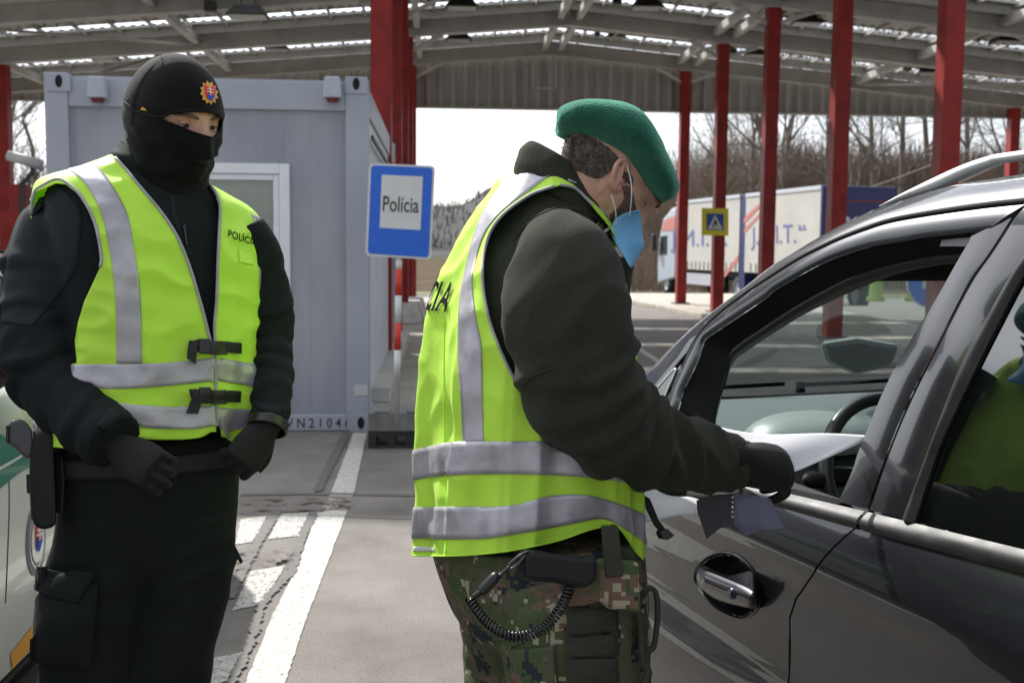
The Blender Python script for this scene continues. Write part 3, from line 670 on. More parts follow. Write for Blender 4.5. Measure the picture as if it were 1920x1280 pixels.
for a in (1.6, 6.2):
    for b in (.22, 2.28): wheel(trl, T(a, b, .48), .48, v_, .32)

# ---------------------------------------------------------------- bare trees
bark = mat('bark', (.13, .105, .085), .95, col2=(.21, .18, .15), vscale=6, detail=5)
def tree_mesh(seed, H=9.0, r0=.16, levels=5):
    rnd = random.Random(seed); vs = []; fs = []
    trunk = MB(); crown = MB()
    def seg(mb, a, b, ra, rb, n):
        d = (b - a)
        if d.length < 1e-5: return
        d.normalize(); u = d.orthogonal().normalized(); w = d.cross(u); k = len(mb.v)
        for p, r in ((a, ra), (b, rb)):
            for i in range(n): mb.v.append(p + (u * math.cos(6.283 * i / n) + w * math.sin(6.283 * i / n)) * r)
        for i in range(n): mb.f.append((k + i, k + (i + 1) % n, k + n + (i + 1) % n, k + n + i))
    def grow(p, d, L, r, lv):
        steps = 3 if lv > 1 else 5; n = (6, 5, 4, 3, 3, 3)[min(lv, 5)]
        for s in range(steps):
            nd = (d + Vector((rnd.gauss(0, .16), rnd.gauss(0, .16), rnd.gauss(.03, .10)))).normalized()
            q = p + nd * L / steps; r2 = r * (.86 if lv else .9); seg(trunk if lv == 0 else crown, p, q, r, r2, n)
            if lv < levels and (lv > 0 or s >= 1):
                for _ in range(2 if lv < levels - 1 else 3):
                    a = rnd.uniform(0, 6.283); sp = rnd.uniform(.5, 1.1); e = nd.orthogonal().normalized(); f = nd.cross(e)
                    bd = (nd * math.cos(sp) + (e * math.cos(a) + f * math.sin(a)) * math.sin(sp) + Vector((0, 0, .15))).normalized()
                    if rnd.random() < .78: grow(q, bd, L * rnd.uniform(.42, .62), r2 * rnd.uniform(.45, .6), lv + 1)
            p, d, r = q, nd, r2
    grow(Vector((0, 0, -.3)), Vector((rnd.gauss(0, .05), rnd.gauss(0, .05), 1)).normalized(), H * .72, r0, 0)
    return trunk.me(), crown.me()
TM = []
for s in range(5):
    a, b = tree_mesh(11 + s, 9.0, .125, 4)
    a.materials.append(bark); b.materials.append(bark); TM.append((a, b))
tl = [(1305, 56, 7.0, 'small bare tree left of the crossing sign, above the truck cab'), (1395, 66, 13, 'bare tree between the second and third slim red columns'),
      (1425, 60, 11, 'bushy bare tree close against the third slim red column'), (1500, 62, 14.5, 'tall bare tree over the trailer between two red columns'),
      (1545, 70, 15, 'bare tree just left of the fourth red column'), (1640, 64, 14, 'bare tree just right of the fourth red column'),
      (1690, 60, 14.5, 'thick bare tree midway between the two largest red columns'), (1745, 68, 16, 'bare tree left of the largest red column'),
      (1850, 62, 13.5, 'bare tree between the largest and the farthest right red column'), (1935, 66, 13, 'bare tree cut by the right edge of the photograph'),
      (45, 48, 9.5, 'bare tree between the left red column and the container'), (80, 54, 10, 'bare tree touching the upper left edge of the container'), (-25, 50, 9, 'bare tree cut by the left edge of the photograph'),
      (1345, 78, 9, 'distant bare tree seen beside the crossing sign column'), (1590, 58, 9, 'low bare tree hidden by the fourth red column'), (1460, 75, 15, 'faint bare tree behind the third slim red column'), (1790, 72, 15, 'bare tree mostly hidden by the largest red column'), (20, 60, 11, 'faint bare tree just right of the left red column')]
for i, (px, d, h, lab) in enumerate(tl):
    p = P(px, 470, d); p.z = gz(p.x, p.y) - .1
    g = empty('bare_tree', p, lab, 'tree', 'bare trees on the slopes'); g.scale = (h / 9,) * 3; g.rotation_euler = (0, 0, i * 1.7)
    for nm, me in zip(('trunk', 'crown'), TM[i % 5]):
        o = bpy.data.objects.new(nm, me); COL.objects.link(o); o.parent = g
# scrub: countless thin stems covering the slopes
def scrub(name, boxes, seed, mtl, ws=1.0):
    rnd = random.Random(seed); mb = MB()
    for (xa, xb, ya, yb, n, h) in boxes:
        for _ in range(n):
            x = rnd.uniform(xa, xb); y = rnd.uniform(ya, yb); z = gz(x, y); hh = h * rnd.uniform(.4, 1.15); p = Vector((x, y, z)); d = Vector((rnd.gauss(0, .22), rnd.gauss(0, .1), 1)).normalized(); wv = rnd.uniform(.008, .028) * ws
            for k in range(3):
                q = p + (d + Vector((rnd.gauss(0, .2), 0, 0))).normalized() * hh / 3; b = len(mb.v); mb.v += [p - Vector((wv, 0, 0)), p + Vector((wv, 0, 0)), q + Vector((wv * .7, 0, 0)), q - Vector((wv * .7, 0, 0))]; mb.f.append((b, b + 1, b + 2, b + 3))
                for _k in range(2):
                    e = q + Vector((rnd.gauss(0, .45), rnd.gauss(0, .2), rnd.uniform(.1, .6))) * hh * .3; b = len(mb.v); mb.v += [q - Vector((wv * .5, 0, 0)), q + Vector((wv * .5, 0, 0)), e]; mb.f.append((b, b + 1, b + 2))
                p = q; wv *= .75
    tag(mb.build(name, mtl), kind='stuff')
scrub('hillside_scrub', [(7, 30, 48, 52, 900, 1.8), (9, 34, 54, 62, 1800, 2.4), (11, 44, 60, 80, 5600, 3.0), (13, 50, 64, 92, 2000, 3.6), (10, 60, 80, 110, 2500, 3.6)], 3, mat('scrub', (.20, .155, .12), .95, var=.5, vscale=.25), 1.7)
scrub('roadside_scrub', [(-40, -9, 38, 60, 2600, 3.2), (-60, -12, 60, 90, 2000, 4)], 4, MATS['scrub'])
far = [(-300, 300, 270, 460, 5000, 3.2)]
scrub('distant_woodland', far, 5, mat('far_twigs', (.075, .075, .073), 1, spec=0, var=.3, vscale=.02), 10)
# overhead wires
for i, (a, b, lab) in enumerate((((1380, 505), (1930, 283), 'lower overhead wire crossing in front of the bare trees'), ((1440, 405), (1930, 235), 'upper overhead wire crossing the bare trees'))):
    A = P(*a, 52); B = P(*b, 40); mb = MB()
    tube(mb, [(A, .02), ((A + B) / 2 - Vector((0, 0, .3)), .02), (B, .02)], 20, 6); tag(mb.build('overhead_wire', mat('wire', (.2, .17, .15), .7)), lab, 'wire')
# far left: inclined lamp arm over red bollards
g = empty('barrier_stand', PY(40, 480, 12), 'grey barrier arm on a dark bent bracket at the left edge', 'barrier')
mb = MB(); mb.cyl(PY(15, 291, 12), PY(78, 310, 12), .055, .06, 14); mb.build('arm', steel, g, True)
mb = MB(); q = [PY(62, 306, 12), PY(62, 322, 12), PY(40, 348, 12), PY(40, 470, 12)]
for a, b in zip(q, q[1:]): mb.bar(a, b, .04, .04, up=(0, 1, 0))
mb.bar(q[-1], (q[-1].x, 12, 0), .04, .04); mb.build('bracket', black, g)
mb = MB(); a = PY(32, 346, 12.5); mb.box(a.x - .05, a.x + .12, 12.4, 12.6, 0, a.z); tag(mb.build('red_post', red, bevel=.01), 'short red post behind the bent bracket at the left', 'post')
# ================================================================ THE GREY CAR
CAN = 16.0
HD = Vector((-math.sin(rad(CAN)), math.cos(rad(CAN)), 0)); NI = Vector((math.cos(rad(CAN)), math.sin(rad(CAN)), 0))
ZB = .98; A0 = PZ(1622, 958, ZB); A0 = Vector((A0.x, A0.y, 0)); CW = 1.74
VT = [(.10, .07), (.22, .045), (.30, .004), (.45, -.010), (.60, -.004), (.76, -.020), (.83, -.034), (.87, -.038), (.93, -.024), (.98, 0.0)]
VTs = smooth_curve(VT, 60)
def vs(z, s=0):
    v = lerp_curve(VTs, z) if z < ZB else (z - ZB) * .25 + .10 * max(0, z - ZB - .25) ** 1.5
    return v + .055 * max(0, s - .5) ** 2 + .03 * max(0, -s - 1.2) ** 2
def car(s, v, z): return A0 + HD * s + NI * v + Vector((0, 0, z))
def CS(px, py, off=0):
    v = 0; s = z = 0
    for _ in range(25):
        q = onplane(px, py, A0 + NI * v, NI); s = (q - A0).dot(HD); z = q.z; v = .5 * v + .5 * (vs(max(z, .1), s) + off)
    return s, z
def cpt(s, z, off=0): return car(s, vs(z, s) + off, z)
def CV(px, py, s):      # plane s = const -> (v, z)
    q = onplane(px, py, A0 + HD * s, HD); return (q - A0).dot(NI), q.z
G_ = [(1246, 762), (1260, 722), (1274, 690), (1287, 660), (1294, 647), (1308, 625), (1325, 605), (1356, 577), (1403, 542), (1450, 511), (1502, 479), (1565, 448), (1627, 424), (1674, 410), (1754, 396), (1847, 383), (1920, 375)]
S_ = [(1195, 716), (1211, 700), (1250, 660), (1278, 633), (1341, 582), (1387, 546), (1440, 503), (1487, 474), (1534, 445), (1581, 420), (1627, 398), (1659, 387), (1738, 361), (1791, 347), (1850, 337), (1920, 326)]
F_ = [(1269, 772), (1280, 735), (1299, 695), (1310, 670), (1320, 639), (1333, 628), (1372, 602), (1434, 560), (1451, 545), (1518, 506), (1565, 484), (1627, 464), (1690, 453), (1738, 445), (1812, 437)]
W_ = [(1812, 437), (1821, 443), (1819, 450), (1800, 481), (1756, 559), (1719, 618), (1662, 721), (1612, 840), (1598, 882), (1572, 940)]
B_ = [(1920, 383), (1900, 408), (1879, 442), (1854, 480), (1819, 531), (1762, 640), (1706, 752), (1669, 840), (1627, 959), (1606, 987), (1566, 1020), (1525, 1069), (1492, 1113), (1480, 1150), (1478, 1280)]
R1 = [(1920, 478), (1850, 596), (1803, 684), (1744, 840), (1694, 971)]
R2 = [(1920, 518), (1869, 615), (1800, 756), (1762, 840), (1716, 979)]
K_ = [(1334, 795), (1345, 745), (1359, 707), (1366, 677), (1373, 656), (1395, 638), (1427, 617), (1466, 591), (1500, 570), (1549, 543), (1596, 520), (1659, 499), (1740, 482), (1790, 477)]
T_ = [(1339, 799), (1346, 760), (1356, 722), (1373, 678), (1395, 660), (1434, 633), (1466, 613), (1500, 592), (1560, 562), (1612, 539), (1674, 515), (1740, 500), (1795, 494)]
paint = mat('car_paint', (.015, .016, .020), .33, metal=.6, col2=(.028, .030, .037), vscale=900, coat=.8, spec=.35)
def _flakes(m):
    N = m.node_tree.nodes; L = m.node_tree.links; b = N['Principled BSDF']; t = [n for n in N if n.type == 'TEX_COORD'][0]
    n = N.new('ShaderNodeTexNoise'); n.inputs['Scale'].default_value = 7; n.inputs['Detail'].default_value = 5; L.new(t.outputs['Object'], n.inputs['Vector'])
    q = N.new('ShaderNodeMapRange'); q.inputs['To Min'].default_value = .012; q.inputs['To Max'].default_value = .05; L.new(n.outputs['Fac'], q.inputs['Value']); L.new(q.outputs['Result'], b.inputs['Coat Roughness'])
_flakes(paint)
gblack = mat('gloss_black_film', (.016, .016, .018), .16, coat=.8, rvar=.06, vscale=14, spec=.6)
seal = mat('rubber_seal', (.004, .0042, .004), .7, spec=.12)
seal2 = mat('rubber_inner', (.009, .0095, .009), .7, spec=.2)
trimm = mat('trim_rubber', (.014, .014, .015), .46, col2=(.034, .034, .034), vscale=25, rvar=.12, spec=.28, detail=8)
grey_in = mat('pillar_trim_grey', (.135, .135, .122), .75, var=.06, vscale=60)
dashm = mat('dash_plastic', (.10, .115, .118), .42, col2=(.125, .142, .144), vscale=90, bump=.15, bscale=500)
inner = mat('interior_dark', (.018, .018, .018), .8)
silver = mat('satin_silver', (.78, .79, .80), .38, metal=.35)
chrome = mat('chrome', (.7, .7, .72), .08, metal=1)
pglass = glass_mat('windscreen_glass', (.72, .82, .79), .0, 1.5)
dglass = mat('tinted_glass', (.004, .005, .005), .02, spec=.9, coat=1.0)
CARG = empty('dark_grey_car', car(0, CW / 2, 0), 'dark grey metallic car at the right with its driver window wound down', 'car')
def bc(name, mb, m, parent, sides='LR', smooth=True, th=0):
    res = []
    for sd_ in sides:
        k = MB(); k.f = list(mb.f); k.v = [car(p.x, p.y if sd_ == 'L' else CW - p.y, p.z) for p in mb.v]
        me = k.me()
        if th: me = solid2(me, th)
        res.append(link(name, me, m, parent, smooth))
    return res[0] if len(res) == 1 else res
def solid2(me, t):
    bm = bmesh.new(); bm.from_mesh(me); bmesh.ops.recalc_face_normals(bm, faces=bm.faces); thicken(bm, t); bm.to_mesh(me); bm.free(); return me
def V3(s, z, off=0): return Vector((s, vs(z, s) + off, z))
def conv(c, off=0): return [CS(x, y, off) for x, y in c]
def strip(A, oa, B, ob, n=60, nb=5, bulge=0.0, lin=False):
    a = arclen(A, n, not lin); b = arclen(B, n, not lin); rows = []
    for k in range(nb):
        t = k / (nb - 1); rows.append([V3(p[0] + (q[0] - p[0]) * t, p[1] + (q[1] - p[1]) * t, oa + (ob - oa) * t - bulge * math.sin(math.pi * t)) for p, q in zip(a, b)])
    return MB().grid(rows)
Gs = conv(G_) + [(-.30, 1.546), (-.6, 1.555), (-1.0, 1.548), (-1.4, 1.52), (-1.75, 1.46)]
Gs = [(.86, .985)] + Gs
Ss = [(1.22, .995), (1.17, 1.035)] + conv(S_[1:], .05) + [(-.3, 1.597), (-.6, 1.605), (-1.0, 1.598), (-1.4, 1.572), (-1.8, 1.51)]
Fs = [(.80, .98)] + conv(F_)
Ws = conv(W_); Bs = conv(B_); R1s = conv(R1); R2s = conv(R2)
def zt(s): return .981 - .072 * s
def zl(s): return .949 - .062 * s
body = empty('body_shell', car(0, CW / 2, 0)); body.parent = CARG; body.matrix_basis = Matrix.Translation(-CARG.location) @ Matrix.Translation(car(0, CW / 2, 0))
# cant rail / A pillar outer skin (gutter to roof edge)
def ext(c, s0): return [p for p in c if p[0] <= s0]
GA = [(.93, 1.055), (.80, 1.175)] + [p for p in Gs if p[0] < .785]
bc('roof_side', strip(Ss, .05, GA, .004, 120, 8, .012), paint, body)
# quarter window wedge ahead of the door
q1 = strip([(1.20, .99), (1.0, 1.04), (.90, 1.095), (.79, 1.178)], .006, [(1.20, .965), (.95, .975), (.90, .98), (.865, .985)], .006, 20, 4)
bc('quarter_trim', q1, gblack, body)
q2 = strip([(1.10, 1.0), (.93, 1.062), (.812, 1.152)], .001, [(1.10, .985), (.93, .985), (.845, .99)], .001, 16, 3)
bc('quarter_glass', q2, mat('quarter_glass_dark', (.03, .04, .05), .06, spec=.8), body)
q3 = MB(); tube(q3, [(V3(s, z, 0), .0022) for s, z in ((1.10, 1.0), (.93, 1.062), (.812, 1.152), (.83, 1.08), (.845, .995))], 40, 6); bc('quarter_chrome_line', q3, MATS['satin_silver'], body)
# roof skin and windscreen, both from the roof-edge curve
Sfull = arclen(Ss, 120)
def across(pts, nv, crown, bow, name, m, z_off=0, par=body, th=0):
    rows = []
    for s, z in pts:
        v0 = vs(z, s) + .05; row = []
        for k in range(nv + 1):
            t = k / nv; e = math.sin(math.pi * t) ** .6 if 0 < t < 1 else 0
            row.append(car(s + bow * e, v0 + (CW - 2 * v0) * t, z + crown * e + z_off))
        rows.append(row)
    mb = MB().grid(rows); me = mb.me()
    if th: me = solid2(me, th)
    return link(name, me, m, par)
SH = .40
across([p for p in Sfull if p[0] <= SH], 24, .012, .03, 'roof', paint, th=.004)
across([p for p in Sfull if p[0] >= SH - .015], 24, .006, .06, 'windscreen', pglass, -.004, CARG)
across([p for p in Sfull if p[0] <= SH + .02], 20, .008, .03, 'headliner', grey_in, -.035)
# front door frame above the belt
dr = empty('front_door', car(.4, 0, .6)); dr.parent = CARG; dr.matrix_basis = CARG.matrix_basis.inverted() @ Matrix.Translation(car(.4, 0, .6))
rd = empty('rear_door', car(-.5, 0, .6)); rd.parent = CARG; rd.matrix_basis = CARG.matrix_basis.inverted() @ Matrix.Translation(car(-.5, 0, .6))
Gd = [(s - .004, z - .008) for s, z in [p for p in Gs if p[0] >= -.18]]
Fd = Fs
bc('door_frame', strip(Gd, .0, Fd + [(-.120, 1.489)], .0, 110, 6, .006), paint, dr, 'L')
bc('door_frame', strip(Gd, .0, Fd + [(-.120, 1.489)], .0, 60, 4, .006), paint, body, 'R')
Bup = [p for p in Bs if p[1] > .985]
bc('pillar_film', strip(Ws[1:], .0, [(s + .004, z) for s, z in Bup[1:]] + [(-.004, .985)], .0, 50, 4, .002), gblack, dr, 'L')
bc('pillar_film', strip(Ws[1:], .0, [(s + .004, z) for s, z in Bup[1:]] + [(-.004, .985)], .0, 50, 4, .002), gblack, body, 'R')
R1x = [(-.235, 1.487)] + R1s
bc('pillar_film', strip([(s - .004, z) for s, z in Bup[1:]] + [(-.012, .985)], .0, R1x, .0, 50, 4, .002), gblack, rd)
bc('door_frame', strip([(-.19, 1.533), (-.3, 1.538), (-.6, 1.546), (-1.0, 1.538), (-1.4, 1.508), (-1.7, 1.45)], 0, [(-.166, 1.497), (-.24, 1.489), (-.6, 1.485), (-1.0, 1.475), (-1.4, 1.44), (-1.6, 1.40)], 0, 60, 5, .005), paint, rd)
R2x = [(-.262, 1.462)] + R2s
bc('glass_rubber', strip(R1x, -.002, R2x, -.002, 50, 6, .010), trimm, rd)
# seals in the gaps
sq = MB(); tube(sq, [(V3(s - .002, z - .002, .008), .007) for s, z in GA + []], 120, 8); bc('gutter_seal', sq, seal, body)
sq = MB(); tube(sq, [(V3(s, z, .007), .006) for s, z in Bs], 90, 8); bc('door_gap_seal', sq, seal, body)
# window reveal: black channel then grey pillar trim, wrapping inwards
Ks = [(.69, .975)] + conv(K_, .045) + [(-.09, 1.452)]; Ts = [(.685, .97)] + conv(T_, .115) + [(-.09, 1.43)]
bc('window_channel', strip(Fd + [(-.06, 1.486)], .0035, Ks, .045, 90, 6), seal, dr, 'L')
bc('window_channel', strip(Fd + [(-.06, 1.486)], .0035, Ks, .045, 60, 3), seal, body, 'R')
bc('channel_lip', strip([(s - .004, z - .006) for s, z in Ks], .043, [(s - .006, z - .016) for s, z in Ks], .048, 90, 3), seal2, dr, 'L')
bc('pillar_trim', strip(Ks, .05, Ts, .12, 90, 4), grey_in, body)
bc('pillar_trim_inner', strip(Ts, .12, [(s + .06, z + .05) for s, z in Ts], .10, 60, 3), grey_in, body, 'L')
wr = strip([(s, z) for s, z in Ws[1:]], .004, [(s - .012, z) for s, z in Ws[1:]], .05, 40, 4); bc('pillar_reveal', wr, seal, dr)
bp = strip([(-.085, 1.47), (-.01, 1.2), (.055, .98), (.06, .5), (.06, .3)], .07, [(-.24, 1.47), (-.17, 1.2), (-.11, .98), (-.1, .5), (-.1, .3)], .07, 20, 3); bc('inner_pillar_trim', bp, grey_in, body)
# slim glass still showing at the top rear corner of the opening
bc('guide_block', strip([(-.0, 1.474), (-.072, 1.478)], .012, [(-.0, 1.462), (-.078, 1.462)], .012, 8, 3), mat('guide_grey', (.06, .06, .062), .4), dr, 'L')
# lower door skins
BL = sorted([(z, s) for s, z in Bs if z < .96]) ; BL = [(.15, .212), (.45, .214)] + BL + [(.985, -.008)]
def sB(z): return lerp_curve(BL, z)
def skin(sa, sb, z0=.24, top=zl, ns=60, nz=60, cut=None, hole=None):
    rows = []
    for i in range(nz + 1):
        t = i / nz; row = []
        for j in range(ns + 1):
            u = j / ns
            z = z0 + (.95 - z0) * t; a = sa(z) if callable(sa) else sa; b_ = sb(z) if callable(sb) else sb
            s = a + (b_ - a) * u; z = z0 + (top(s) - z0) * t; row.append(V3(s, z))
        rows.append(row)
    mb = MB().grid(rows)
    if hole:
        mb.f = [f for f in mb.f if not inpoly(sum(mb.v[i].x for i in f) / 4, sum(mb.v[i].z for i in f) / 4, hole)]
    if cut:
        mb.f = [f for f in mb.f if all(math.hypot(sum(mb.v[i].x for i in f) / 4 - c_, sum(mb.v[i].z for i in f) / 4 - .32) > .365 for c_ in cut)]
    return mb
cup = [(1309, 1061), (1328, 1045), (1352, 1037), (1375, 1040), (1392, 1050), (1409, 1067), (1420, 1090), (1424, 1112), (1421, 1134), (1412, 1148), (1392, 1158), (1365, 1150), (1344, 1138), (1325, 1118), (1309, 1097), (1304, 1078)]
cc = [CS(x, y) for x, y in arclen(cup + cup[:1], 49)[:-1]]; cs_, cz_ = sum(p[0] for p in cc) / 48, sum(p[1] for p in cc) / 48
bc('door_skin', skin(lambda z: sB(z) + .003, .985, ns=170, nz=170, hole=[(cs_ + (s - cs_) * .955, cz_ + (z - cz_) * .955) for s, z in cc]), paint, dr, 'L')
bc('door_skin', skin(lambda z: sB(z) - .003, -.98, ns=80, nz=90), paint, rd, 'L')
bc('door_skin', skin(.06, .985, ns=20, nz=20), paint, body, 'R'); bc('door_skin', skin(.053, -.98, ns=20, nz=20), paint, body, 'R')
WS = (1.62, -1.18)
bc('front_wing', skin(.991, 2.12, top=lambda s: zl(s) - .16 * max(0, s - 1.1) ** 1.5, ns=90, nz=60, cut=WS), paint, body)
bc('rear_quarter', skin(-.986, -2.0, ns=70, nz=60, cut=WS), paint, body)
bc('sill', strip([(2.1, .24), (0, .24), (-2.0, .24)], .02, [(2.1, .16), (0, .16), (-2.0, .16)], .06, 20, 3), seal2, body)
def half(t0, t1, zz0, zz1, name, par, off=-.004):
    rows = []
    for k in range(9):
        t = k / 8; rows.append([V3(s, zz0(s) + (zz1(s) - zz0(s)) * t, off - .009 * math.sin(math.pi * t)) for s in [t0 + (t1 - t0) * i / 40 for i in range(41)]])
    bc(name, MB().grid(rows), trimm, par)
half(1.0, -.003, lambda s: zl(s) + .001, zt, 'belt_trim', dr); half(-.012, -1.9, lambda s: zl(s) + .001, zt, 'belt_trim', rd)
bc('sill_channel', strip([(.98, zt(.98)), (.075, zt(.075))], .0, [(.98, zt(.98) + .006), (.075, zt(.075) + .006)], .014, 30, 3), gblack, dr)
bc('sill_brush', strip([(.9, zt(.9) + .006), (.075, zt(.075) + .006)], .014, [(.9, zt(.9) - .02), (.075, zt(.075) - .02)], .06, 30, 3), seal, dr)
# rear glass
rg = strip([(s, z) for s, z in R2x], .004, [(-.95, 1.455), (-.93, 1.3), (-.9, 1.15), (-.88, 1.03)], .004, 24, 24)
bc('rear_window', rg, dglass, rd)
rq = strip([(-1.0, 1.45), (-.98, 1.3), (-.95, 1.15), (-.93, 1.03)], .004, [(-1.55, 1.40), (-1.6, 1.3), (-1.62, 1.15), (-1.62, 1.05)], .004, 24, 12); bc('quarter_window', rq, dglass, body)
rp = strip([(-.96, 1.47), (-.94, 1.3), (-.91, 1.15), (-.89, 1.0)], .0, [(-1.0, 1.47), (-.98, 1.3), (-.95, 1.15), (-.93, 1.0)], .0, 12, 3); bc('pillar_film', rp, gblack, rd)
rp = strip([(-1.55, 1.47), (-1.6, 1.3), (-1.62, 1.15), (-1.62, 1.0)], .0, [(-1.78, 1.46), (-1.9, 1.3), (-1.98, 1.15), (-2.0, 1.0)], .0, 12, 6); bc('rear_pillar', rp, paint, body)
# bonnet, nose, tail
rows = []
for i in range(25):
    s = 1.20 + (2.12 - 1.20) * i / 24; z = zl(s) - .16 * max(0, s - 1.1) ** 1.5; v0 = vs(z, s); rows.append([car(s + .22 * math.sin(math.pi * t / 20) ** .7 * (i / 24), v0 + (CW - 2 * v0) * t / 20, z + .07 * math.sin(math.pi * t / 20) ** .7) for t in range(21)])
link('bonnet', MB().grid(rows).me(), paint, CARG)
rows = []
for i in range(20):
    t_ = i / 19; z = .80 - .6 * t_ - .02; s = 2.12 + .10 * math.sin(math.pi * min(1, t_ * 1.2)); v0 = vs(.85, 2.12) ; rows.append([car(s - .0 + .22 * math.sin(math.pi * t / 20) ** .7, v0 + (CW - 2 * v0) * t / 20, z) for t in range(21)])
link('front_bumper', MB().grid(rows).me(), paint, CARG)
for sd_ in (0, 1):
    h_ = MB(); v0 = .16 if sd_ == 0 else CW - .46
    h_.hexa([car(2.20 + (0 if z < .7 else -.1) + .06 * (1 if (v > v0) == (sd_ == 0) else 0), v, z) for z in (.62, .76) for v in (v0, v0 + .3) for s in (0, 1)][:8]) if False else h_.cyl(car(2.14, v0 + .15, .66), car(2.32, v0 + .15, .64), .12, .09, 20)
    h_.build('headlight', mat('headlight_glass', (.5, .52, .55), .05, spec=.9), CARG, True)
rows = []
for i in range(20):
    t_ = i / 19; z = 1.5 - 1.3 * t_; s = -1.83 - .22 * math.sin(math.pi * min(1, t_ * 1.0) * .6); rows.append([car(s - .08 * math.sin(math.pi * t / 20) ** .6, .12 + vs(max(z, ZB)) * .9 + (CW - .24 - 2 * vs(max(z, ZB)) * .9) * t / 20, z) for t in range(21)])
link('tailgate', MB().grid(rows).me(), paint, CARG)
mb = MB(); mb.v = [car(s, v, z) for z in (.17, .20) for v in (.1, CW - .1) for s in (-1.9, 2.05)]; mb.f = [(0, 2, 3, 1), (4, 5, 7, 6), (0, 1, 5, 4), (2, 6, 7, 3), (0, 4, 6, 2), (1, 3, 7, 5)]; mb.build('underbody', inner, CARG)
def cbox(mb, s0, s1, v0, v1, z0, z1): return mb.hexa([car(s, v, z) for z in (z0, z1) for v in (v0, v1) for s in (s0, s1)])
for s in (-1, 1):
    mb = MB(); va = .055 if s < 0 else CW - .10; cbox(mb, -.95, .97, va, va + .045, .24, .95); mb.build('door_card', inner, CARG)
mb = MB(); cbox(mb, .98, 1.18, .12, CW - .12, .22, .93); mb.build('bulkhead', inner, CARG)
mb = MB(); cbox(mb, -.62, -.57, .12, CW - .12, .24, 1.44); mb.build('rear_cabin_screen', inner, CARG)
# dashboard
prof = [(1.24, 1.0), (1.15, 1.008), (1.0, 1.005), (.88, .985), (.78, .975), (.70, .965), (.64, .93), (.61, .86), (.62, .7), (.66, .5)]
ps = catmull(prof, 60); rows = [[car(s - .03 * math.sin(math.pi * (v / 30)), .10 + (CW - .2) * v / 30, z + .006 * math.sin(math.pi * v / 30)) for v in range(31)] for s, z in ps]
dash = link('dashboard', MB().grid(rows).me(), dashm, CARG)
mb = MB(); rows = []
for i in range(15):
    a = i / 14 * math.pi / 2; rows.append([car(.72 + .15 * math.cos(b_ * math.pi / 16) * math.cos(a) - (.0), .40 + .19 * math.sin(b_ * math.pi / 16) * math.cos(a) ** .8, .955 + .085 * math.sin(a)) for b_ in range(32)])
mb.grid(rows, wrap=True); mb.build('instrument_cowl', mat('cowl_plastic', (.20, .22, .21), .4, bump=.1, bscale=400), dash, True)
mb = MB(); cbox(mb, 1.19, 1.22, .15, CW - .15, 1.0, 1.012); mb.build('screen_base_strip', seal, dash)
for (va, vb) in ((.25, .62), (.75, 1.4)):
    mb = MB(); mb.bar(car(1.27, va, 1.03), car(1.17, vb, 1.05), .014, .012); mb.cyl(car(1.27, va, 1.0), car(1.27, va, 1.04), .016, .014, 12); mb.build('wiper', seal, CARG)
mb = MB(); rows = []
for p, r in [(0, .0)]: pass
hv = [CV(x, y, 1.0) for x, y in ((1546, 641), (1610, 632), (1690, 645), (1676, 690), (1610, 703), (1556, 680))]
m_ = MB().prism([car(1.0, v, z) for v, z in hv], HD * .035); m_.build('screen_dark_shape', mat('dark_shape_grey', (.15, .165, .16), .25), dash, False, .02)  # plain rounded slab of dark grey, upright behind the windscreen
# visor
mb = MB(); a = CV(1618, 520, .42); b2 = CV(1800, 500, .42); cbox(mb, .40, .425, .30, .78, 1.385, 1.455); mb.build('sun_visor', mat('visor_grey', (.07, .07, .062), .8), CARG, bevel=.008)
# steering wheel
sw_e = empty('steering_wheel', car(.38, .385, .94)); sw_e.parent = CARG; sw_e.matrix_basis = CARG.matrix_basis.inverted() @ Matrix.Translation(car(.38, .385, .94))
def wp(a, r=.185): return car(.38 + .35 * r * math.sin(a), .385 + r * math.cos(a), .94 + .93 * r * math.sin(a))
rows = []
for i in range(64):
    a = i * math.pi / 32; c_ = wp(a); o = (c_ - wp(0, 0)).normalized(); nrm = (wp(0) - wp(0, 0)).cross(wp(math.pi / 2) - wp(0, 0)).normalized()
    rows.append([c_ + (o * math.cos(b * .5236) + nrm * math.sin(b * .5236)) * .0165 for b in range(12)])
rows.append(rows[0]); MB().grid(rows, wrap=True).build('rim', mat('wheel_leather', (.05, .052, .052), .32, bump=.2, bscale=300), sw_e, True)
mb = MB(); 
for a in (.1, math.pi - .1, -math.pi / 2): mb.bar(wp(a, .05), wp(a, .18), .035, .02, up=HD)
mb.cyl(wp(0, 0) - HD * .02, wp(0, 0) + HD * .05, .075, .07, 24); mb.build('spokes', inner, sw_e, bevel=.004)
mb = MB(); tube(mb, [(car(.42, .30, .93), .012), (car(.40, .24, .935), .013), (car(.385, .18, .945), .018), (car(.38, .15, .95), .017), (car(.38, .135, .95), .004)], 20, 12); mb.build('indicator_stalk', inner, sw_e, True)
# seats
for i, v in enumerate((.20, 1.0)):
    mb = MB(); cbox(mb, -.35, .18, v, v + .5, .35, .55); cbox(mb, -.48, -.33, v, v + .5, .5, 1.12); cbox(mb, -.45, -.36, v + .13, v + .37, 1.14, 1.33); mb.build('seat', mat('seat_fabric', (.03, .03, .032), .9), CARG, bevel=.04)
